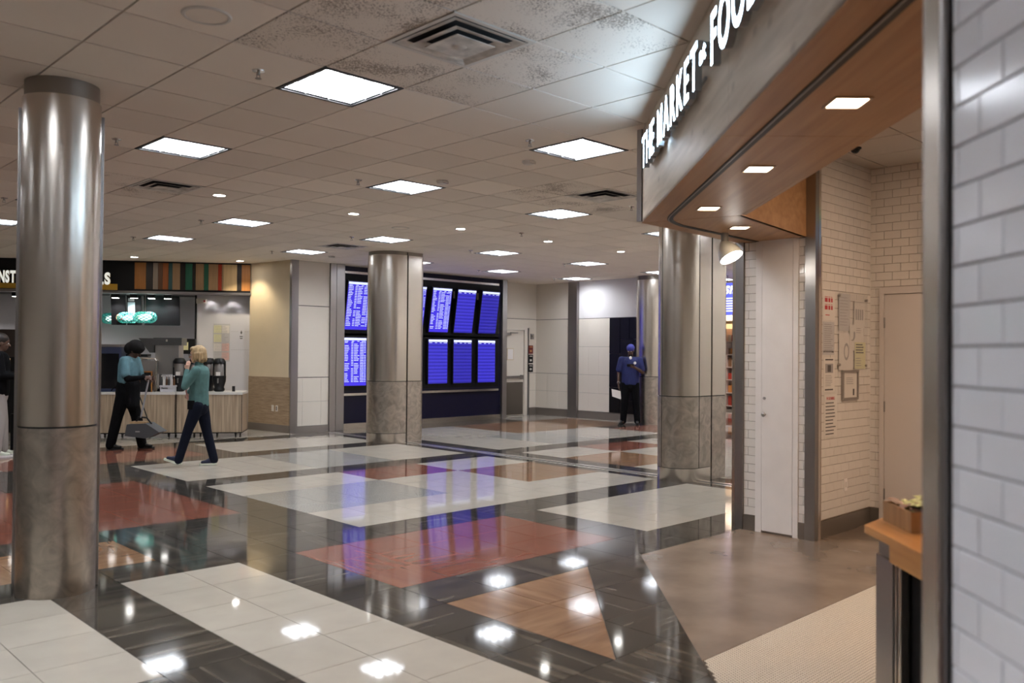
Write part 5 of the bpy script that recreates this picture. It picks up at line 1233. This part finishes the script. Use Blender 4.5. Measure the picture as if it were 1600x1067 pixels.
def woman():
    hd = atan2(.698, -.716); t = thing('person', (5.22, 11.58, 0), 'walking woman with short blond hair, teal pullover and navy trousers, hand at her ear', 'person', rz=hd)
    hip = [Vector((-.01, .085, .87)), Vector((-.01, -.085, .87))]; knF, anF = Vector((.115, .09, .50)), Vector((.235, .10, .13)); knB, anB = Vector((-.085, -.085, .48)), Vector((-.19, -.09, .12))
    shL, shR = Vector((-.015, .165, 1.33)), Vector((-.015, -.165, 1.33)); elL = Vector((.12, .20, 1.115)); wrL = Vector((.125, .115, 1.33)); elR = Vector((.03, -.20, 1.08)); wrR = Vector((.155, -.06, 1.03))
    H0 = Vector((.035, 0, 1.545)); M = rotm(0, .06)
    b = MB(); head(b, H0, M, .98); b.cap((-.005, 0, 1.36), (.015, 0, 1.48), .052, .05); b.cap((0, 0, 1.0), (-.005, 0, 1.28), .11, .13, 1.25); b.cap((0, 0, .90), (0, 0, 1.0), .13, .11, 1.2)
    limb(b, [shL, elL, wrL], [.045, .036, .024]); limb(b, [shR, elR, wrR], [.045, .036, .024]); limb(b, [hip[0], knF, anF], [.075, .050, .035]); limb(b, [hip[1], knB, anB], [.075, .050, .035])
    b.cap(anF, anF + Vector((.05, 0, -.05)), .03, .025); b.cap(anB, anB + Vector((.05, 0, -.05)), .03, .025)
    hand(b, wrL, (-.10, -.05, 1), (-.3, -1, 0), .35, 1, .92); hand(b, wrR, (.35, .15, -.9), (-.5, .8, 0), .9, -1, .92)
    remeshed(b, 'body', 'skin_light', t, .0055, 2)
    p = MB(); p.cap((0, 0, 1.03), (-.01, 0, 1.29), .125, .128, 1.3); p.cap((0, 0, .86), (0, 0, 1.05), .135, .125, 1.2); p.cap((-.01, -.13, 1.33), (-.01, .13, 1.33), .062, .062); limb(p, [shL, elL, wrL + Vector((0, 0, -.01))], [.062, .052, .040]); limb(p, [shR, elR, wrR], [.062, .052, .038])
    remeshed(p, 'pullover', 'teal_fleece', t, .009, 3); p = MB(); p.cap((.0, 0, 1.385), (.008, 0, 1.43), .062, .056, n=20); remeshed(p, 'collar', 'teal_fleece', t, .008, 2)
    q = MB(); q.cap((0, -.03, .85), (0, .03, .85), .125, .125, 1.1, axis=(0, 1, 0)); q.cap((0, 0, .82), (0, 0, .92), .13, .125, 1.15); limb(q, [hip[0] + Vector((0, 0, -.03)), knF, anF + Vector((.0, 0, -.04))], [.098, .068, .058]); limb(q, [hip[1] + Vector((0, 0, -.03)), knB, anB + Vector((0, 0, -.04))], [.098, .068, .058])
    remeshed(q, 'trousers', 'navy_trousers', t, .009, 3)
    h = MB(); P = lambda x, y, z: H0 + M @ Vector((x, y, z)); h.ell(P(-.030, 0, .040), (.105, .092, .100), 20, M=M); h.ell(P(-.055, 0, -.03), (.078, .09, .09), 18, M=M); h.ell(P(.035, 0, .085), (.055, .075, .04), 14, M=M)
    for k in range(14):
        a = .9 + k * (2 * pi - 1.8) / 13; h.cap(P(-.03 + .085 * cos(a), .083 * sin(a), .02), P(-.03 + .095 * cos(a), .09 * sin(a), -.09 + .02 * (k % 3)), .022, .014, n=8)
    remeshed(h, 'hair', 'hair_blond', t, .007, 1)
    face(t, H0, M, .98, True)
    shoe(t, (.19, .10, .03), (.44, .10, .10), 'shoe_navy', 'sole_white'); shoe(t, (-.235, -.09, .012), (.02, -.09, .0), 'shoe_navy', 'sole_white')
    s = MB(); s.tube([(.0, -.12, 1.40), (.10, -.02, 1.30), (.135, .06, 1.18), (.13, .13, 1.05), (.09, .16, .93)], .011, 6); s.build('bag_strap', 'strap_pink', t)
    g = MB().rbox(.0, .10, .135, .175, .80, .92, .02).build('hip_bag', 'black_cloth', t)
def worker():
    hd = atan2(-.698, .716); t = thing('person', (5.27, 14.33, 0), 'kiosk worker in teal shirt and black apron, head bent, holding a long handled dustpan', 'person', rz=hd)
    # local x = picture right, local -y = towards the camera
    hipR, hipL = Vector((-.02, -.09, .93)), Vector((-.02, .09, .93)); k1, a1 = Vector((-.12, -.10, .54)), Vector((-.225, -.10, .12)); k2, a2 = Vector((.10, .09, .54)), Vector((.20, .09, .12))
    shR, shL = Vector((.02, -.19, 1.43)), Vector((.04, .19, 1.43)); eR = Vector((.10, -.24, 1.14)); wR = Vector((.33, -.18, 1.165)); eL = Vector((.12, .25, 1.16)); wL = Vector((.30, .10, 1.15))
    H0 = Vector((.115, 0, 1.60)); M = rotm(0, .55)
    b = MB(); head(b, H0, M); b.cap((.02, 0, 1.44), (.08, 0, 1.54), .06, .055); b.cap((0, 0, 1.05), (.01, 0, 1.36), .14, .15, 1.25); b.cap((-.02, 0, .95), (0, 0, 1.1), .15, .14, 1.2)
    limb(b, [shR, eR, wR], [.052, .042, .028]); limb(b, [shL, eL, wL], [.052, .042, .028]); limb(b, [hipR, k1, a1], [.09, .06, .04]); limb(b, [hipL, k2, a2], [.09, .06, .04]); b.cap(a1, a1 + Vector((.05, 0, -.06)), .035, .03); b.cap(a2, a2 + Vector((.05, 0, -.06)), .035, .03)
    hand(b, wR, (1, .15, .0), (0, .6, -.5), .95, -1); hand(b, wL, (1, -.2, .0), (0, -1, 0), .8, 1); remeshed(b, 'body', 'skin_dark', t, .006, 2)
    p = MB(); p.cap((.0, 0, 1.12), (.01, 0, 1.36), .155, .155, 1.3); p.cap((.02, -.15, 1.44), (.03, .15, 1.44), .07, .07); p.cap(shR, (.06, -.235, 1.22), .078, .075); p.cap(shL, (.08, .235, 1.22), .078, .075); p.cap((.0, 0, 1.05), (.0, 0, 1.12), .15, .155, 1.25); remeshed(p, 'shirt', 'teal_shirt', t, .009, 3)
    p = MB(); limb(p, [(.06, -.235, 1.23), eR, wR], [.058, .052, .036]); remeshed(p, 'sleeve', 'black_cloth', t, .008, 2); p = MB(); limb(p, [(.08, .235, 1.23), eL, wL], [.058, .052, .036]); remeshed(p, 'sleeve', 'black_cloth', t, .008, 2)
    q = MB(); q.cap((-.02, 0, .90), (-.01, 0, 1.04), .165, .158, 1.25); limb(q, [hipR, k1, a1 + Vector((0, 0, -.05))], [.12, .088, .075]); limb(q, [hipL, k2, a2 + Vector((0, 0, -.05))], [.12, .088, .075]); remeshed(q, 'trousers', 'black_cloth', t, .009, 3)
    q = MB(); q.cap((.08, 0, .72), (.05, 0, 1.04), .10, .13, 1.5); remeshed(q, 'apron', 'black_cloth', t, .009, 3)
    h = MB(); P = lambda x, y, z: H0 + M @ Vector((x, y, z)); h.ell(P(-.02, 0, .055), (.135, .12, .115), 20, M=M); h.ell(P(-.09, 0, -.01), (.095, .105, .11), 16, M=M); h.ell(P(.045, 0, .075), (.075, .09, .06), 14, M=M); remeshed(h, 'hair', 'hair_black', t, .008, 1)
    face(t, H0, M); MB().tube([(-.16, -.02, 1.02), (-.22, -.05, .98), (-.25, -.05, .94)], .008, 6).build('apron_tie', 'black_cloth', t)
    shoe(t, (-.29, -.10, .0), (-.01, -.10, .0), 'shoe_black', 'shoe_black'); shoe(t, (.13, .09, .0), (.41, .09, .0), 'shoe_black', 'shoe_black')
    # dustpan held in the hand
    d = thing('lobby_dustpan', (5.27, 14.33, 0), 'dark grey lobby dustpan on a long pale handle, held by the kiosk worker', 'dustpan', rz=hd)
    MB().cyl((.41, -.15, 1.20), (.285, -.16, .52), .014, .014, 10).build('handle', 'grey_handle', d)
    m = MB(); V = [(.09, -.30, .24), (.42, -.30, .20), (.64, -.30, .30), (.42, -.30, .44), (.12, -.30, .42)]; W = [(x, .02, z) for x, y, z in V]; m.add(V + W, [(0, 1, 2, 3, 4), (9, 8, 7, 6, 5)] + [(i, 5 + i, 5 + (i + 1) % 5, (i + 1) % 5) for i in range(5)]); m.build('pan', 'pan_grey', d)
    MB().tube([(.20, -.16, .43), (.25, -.16, .53), (.38, -.16, .52), (.46, -.16, .42)], .013, 8).build('yoke', 'black', d); MB().box(.14, .40, -.24, -.06, .43, .46).build('brush', 'st_tan', d)
    MB().cyl((.13, .03, .98), (.36, -.05, .46), .009, .009, 8).build('broom_handle', 'black', d); MB().box(.26, .33, -.303, -.300, .30, .318).build('maker_plate', 'ink_grey', d)
mat('grey_handle', (.30, .30, .32), rough=.4); mat('pan_grey', (.055, .06, .065), rough=.55)
def man():
    hd = atan2(-.716, -.698) - .15; t = thing('person', (15.50, 12.03, 0), 'man in blue polo and blue cap looking down at his phone', 'person', rz=hd)
    # local x towards camera, local y = picture right
    hR, hL = Vector((0, -.09, .93)), Vector((0, .09, .93)); kR, aR = Vector((.03, -.13, .52)), Vector((0, -.16, .11)); kL, aL = Vector((.02, .13, .52)), Vector((-.01, .16, .11))
    sR, sL = Vector((0, -.20, 1.47)), Vector((0, .20, 1.47)); eR = Vector((-.02, -.265, 1.18)); wR = Vector((.04, -.27, .92)); eL = Vector((.03, .27, 1.19)); wL = Vector((.23, .10, 1.30))
    H0 = Vector((.05, 0, 1.68)); M = rotm(-.25, .35)
    b = MB(); head(b, H0, M); b.cap((.0, 0, 1.48), (.03, 0, 1.60), .06, .058); b.cap((0, 0, 1.05), (0, 0, 1.40), .12, .14, 1.35); b.cap((0, 0, .95), (0, 0, 1.1), .13, .12, 1.25)
    limb(b, [sR, eR, wR], [.054, .043, .029]); limb(b, [sL, eL, wL], [.054, .043, .029]); limb(b, [hR, kR, aR], [.085, .06, .04]); limb(b, [hL, kL, aL], [.085, .06, .04]); b.cap(aR, aR + Vector((.05, 0, -.05)), .035, .03); b.cap(aL, aL + Vector((.05, 0, -.05)), .035, .03)
    hand(b, wR, (.1, .05, -1), (0, 1, 0), .5, 1); hand(b, wL, (.35, -.9, .25), (-.6, -.2, .7), .55, -1); remeshed(b, 'body', 'skin_dark', t, .006, 2)
    p = MB(); p.cap((0, 0, .95), (0, 0, 1.40), .145, .15, 1.38); p.cap((0, -.17, 1.47), (0, .17, 1.47), .068, .068); p.cap(sR, (-.01, -.255, 1.25), .078, .074); p.cap(sL, (.02, .255, 1.26), .078, .074); remeshed(p, 'polo_shirt', 'blue_polo', t, .009, 3)
    m = MB(); m.lathe([(.032, 0), (.0001, 0)], n=16); o = m.build('chest_badge', 'paint_white', t, (.158, .10, 1.40)); o.rotation_euler = (0, pi / 2, 0)
    MB().ell((.085, 0, 1.505), (.045, .035, .05), 12).build('undershirt', 'paint_white', t)
    q = MB(); q.cap((0, 0, .88), (0, 0, .97), .14, .135, 1.25); limb(q, [hR, kR, aR + Vector((0, 0, -.03))], [.115, .085, .072]); limb(q, [hL, kL, aL + Vector((0, 0, -.03))], [.115, .085, .072]); remeshed(q, 'trousers', 'black_cloth', t, .009, 3)
    h = MB(); P = lambda x, y, z: H0 + M @ Vector((x, y, z)); h.ell(P(-.015, 0, .055), (.110, .092, .090), 20, M=M); remeshed(h, 'cap', 'blue_cap', t, .008, 1)
    h = MB(); h.ell(P(.045, 0, -.085), (.048, .052, .040), 14, M=M); remeshed(h, 'beard', 'hair_black', t, .007, 1); face(t, H0, M)
    shoe(t, (-.06, -.16, 0), (.21, -.26, 0), 'shoe_black', 'shoe_black'); shoe(t, (-.06, .16, 0), (.22, .16, 0), 'shoe_black', 'shoe_black')
    MB().cyl((.01, -.268, .955), (.055, -.27, .95), .035, .035, 12).build('wristband', 'equip_steel', t)
    Mw = Matrix.Translation(t.location) @ Matrix.Rotation(hd, 4, 'Z')
    a = thing('phone', Mw @ Vector((.275, .0, 1.345)), 'dark mobile phone in the hand of the man in blue', 'phone', rz=hd); MB().rbox(-.036, .036, -.075, .075, 0, .009, .008).build('case', 'black_gloss', a); a.rotation_euler = (0, radians(-50), hd)
    a = thing('paper_sheets', Mw @ Vector((.07, -.29, .60)), 'folded white papers held low by the man in blue', 'paper', rz=hd); a.rotation_euler = (0, 0, hd + .3)
    m = MB(); V = [(0, -.12, .04), (0, .09, -.03), (.01, .07, .16), (.01, -.14, .21)]; m.add(V + [(x - .006, y, z) for x, y, z in V], [(0, 1, 2, 3), (7, 6, 5, 4)] + [(i, 4 + i, 4 + (i + 1) % 4, (i + 1) % 4) for i in range(4)]); m.build('sheet', 'paint_white', a)
def left_person():
    hd = atan2(-.698, .716) + .5; t = thing('person', (3.44, 14.52, 0), 'person in black jacket and pale trousers cut off at the left edge', 'person', rz=hd)
    hR, hL = Vector((0, -.09, .95)), Vector((0, .09, .95)); kR, aR = Vector((.04, -.12, .53)), Vector((.0, -.12, .10)); kL, aL = Vector((.06, .12, .53)), Vector((.08, .12, .10))
    sR, sL = Vector((0, -.20, 1.50)), Vector((0, .20, 1.50)); eR = Vector((.06, -.26, 1.22)); wR = Vector((.26, -.16, 1.20)); eL = Vector((.06, .26, 1.22)); wL = Vector((.26, .16, 1.20))
    H0 = Vector((.06, 0, 1.70)); M = rotm(0, .2)
    b = MB(); head(b, H0, M); b.cap((0, 0, 1.5), (.03, 0, 1.62), .06, .058); b.cap((0, 0, 1.05), (0, 0, 1.42), .13, .15, 1.3); b.cap((0, 0, .95), (0, 0, 1.1), .14, .13, 1.2)
    limb(b, [sR, eR, wR], [.052, .043, .028]); limb(b, [sL, eL, wL], [.052, .043, .028]); limb(b, [hR, kR, aR], [.09, .06, .04]); limb(b, [hL, kL, aL], [.09, .06, .04]); b.cap(aR, aR + Vector((.05, 0, -.05)), .035, .03); b.cap(aL, aL + Vector((.05, 0, -.05)), .035, .03)
    hand(b, wR, (1, .2, 0), (0, 1, 0), .6, -1); hand(b, wL, (1, -.2, 0), (0, -1, 0), .6, 1); remeshed(b, 'body', 'skin_mid', t, .006, 2)
    p = MB(); p.cap((0, 0, .98), (0, 0, 1.42), .165, .17, 1.35); p.cap((0, -.17, 1.50), (0, .17, 1.50), .08, .08); limb(p, [sR, eR, wR], [.085, .07, .05]); limb(p, [sL, eL, wL], [.085, .07, .05]); remeshed(p, 'jacket', 'black_cloth', t, .009, 3)
    q = MB(); q.cap((0, 0, .90), (0, 0, .99), .15, .145, 1.25); limb(q, [hR, kR, aR], [.12, .09, .075]); limb(q, [hL, kL, aL], [.12, .09, .075]); remeshed(q, 'trousers', 'grey_trousers', t, .009, 3)
    h = MB(); P = lambda x, y, z: H0 + M @ Vector((x, y, z)); h.ell(P(-.03, 0, .045), (.108, .09, .10), 20, M=M); h.ell(P(-.06, 0, -.03), (.07, .085, .08), 16, M=M); remeshed(h, 'hair', 'hair_brown', t, .008, 1)
    face(t, H0, M); shoe(t, (-.06, -.12, 0), (.22, -.12, 0), 'sole_white', 'paint_white'); shoe(t, (.02, .12, 0), (.30, .12, 0), 'sole_white', 'paint_white')
    t = thing('suitcase', (3.95, 14.95, 0), 'black upright suitcase beside the person at the left edge', 'suitcase', rz=KR)
    MB().rbox(-.19, .19, -.12, .12, .04, .60, .03).build('shell', 'black', t); MB().box(-.12, -.10, -.02, .0, .60, .85).box(.10, .12, -.02, 0, .60, .85).box(-.12, .12, -.02, 0, .84, .87).build('handle', 'ink_grey', t)
    for x in (-.15, .15): MB().cyl((x - .015, 0, .025), (x + .015, 0, .025), .025, .025, 12).build('wheel', 'black', t)
    MB().box(-.03, .03, -.123, -.12, .38, .40).box(-.015, .015, -.123, -.12, .41, .45).build('badge', 'ink_grey', t)
woman(); worker(); man(); left_person()
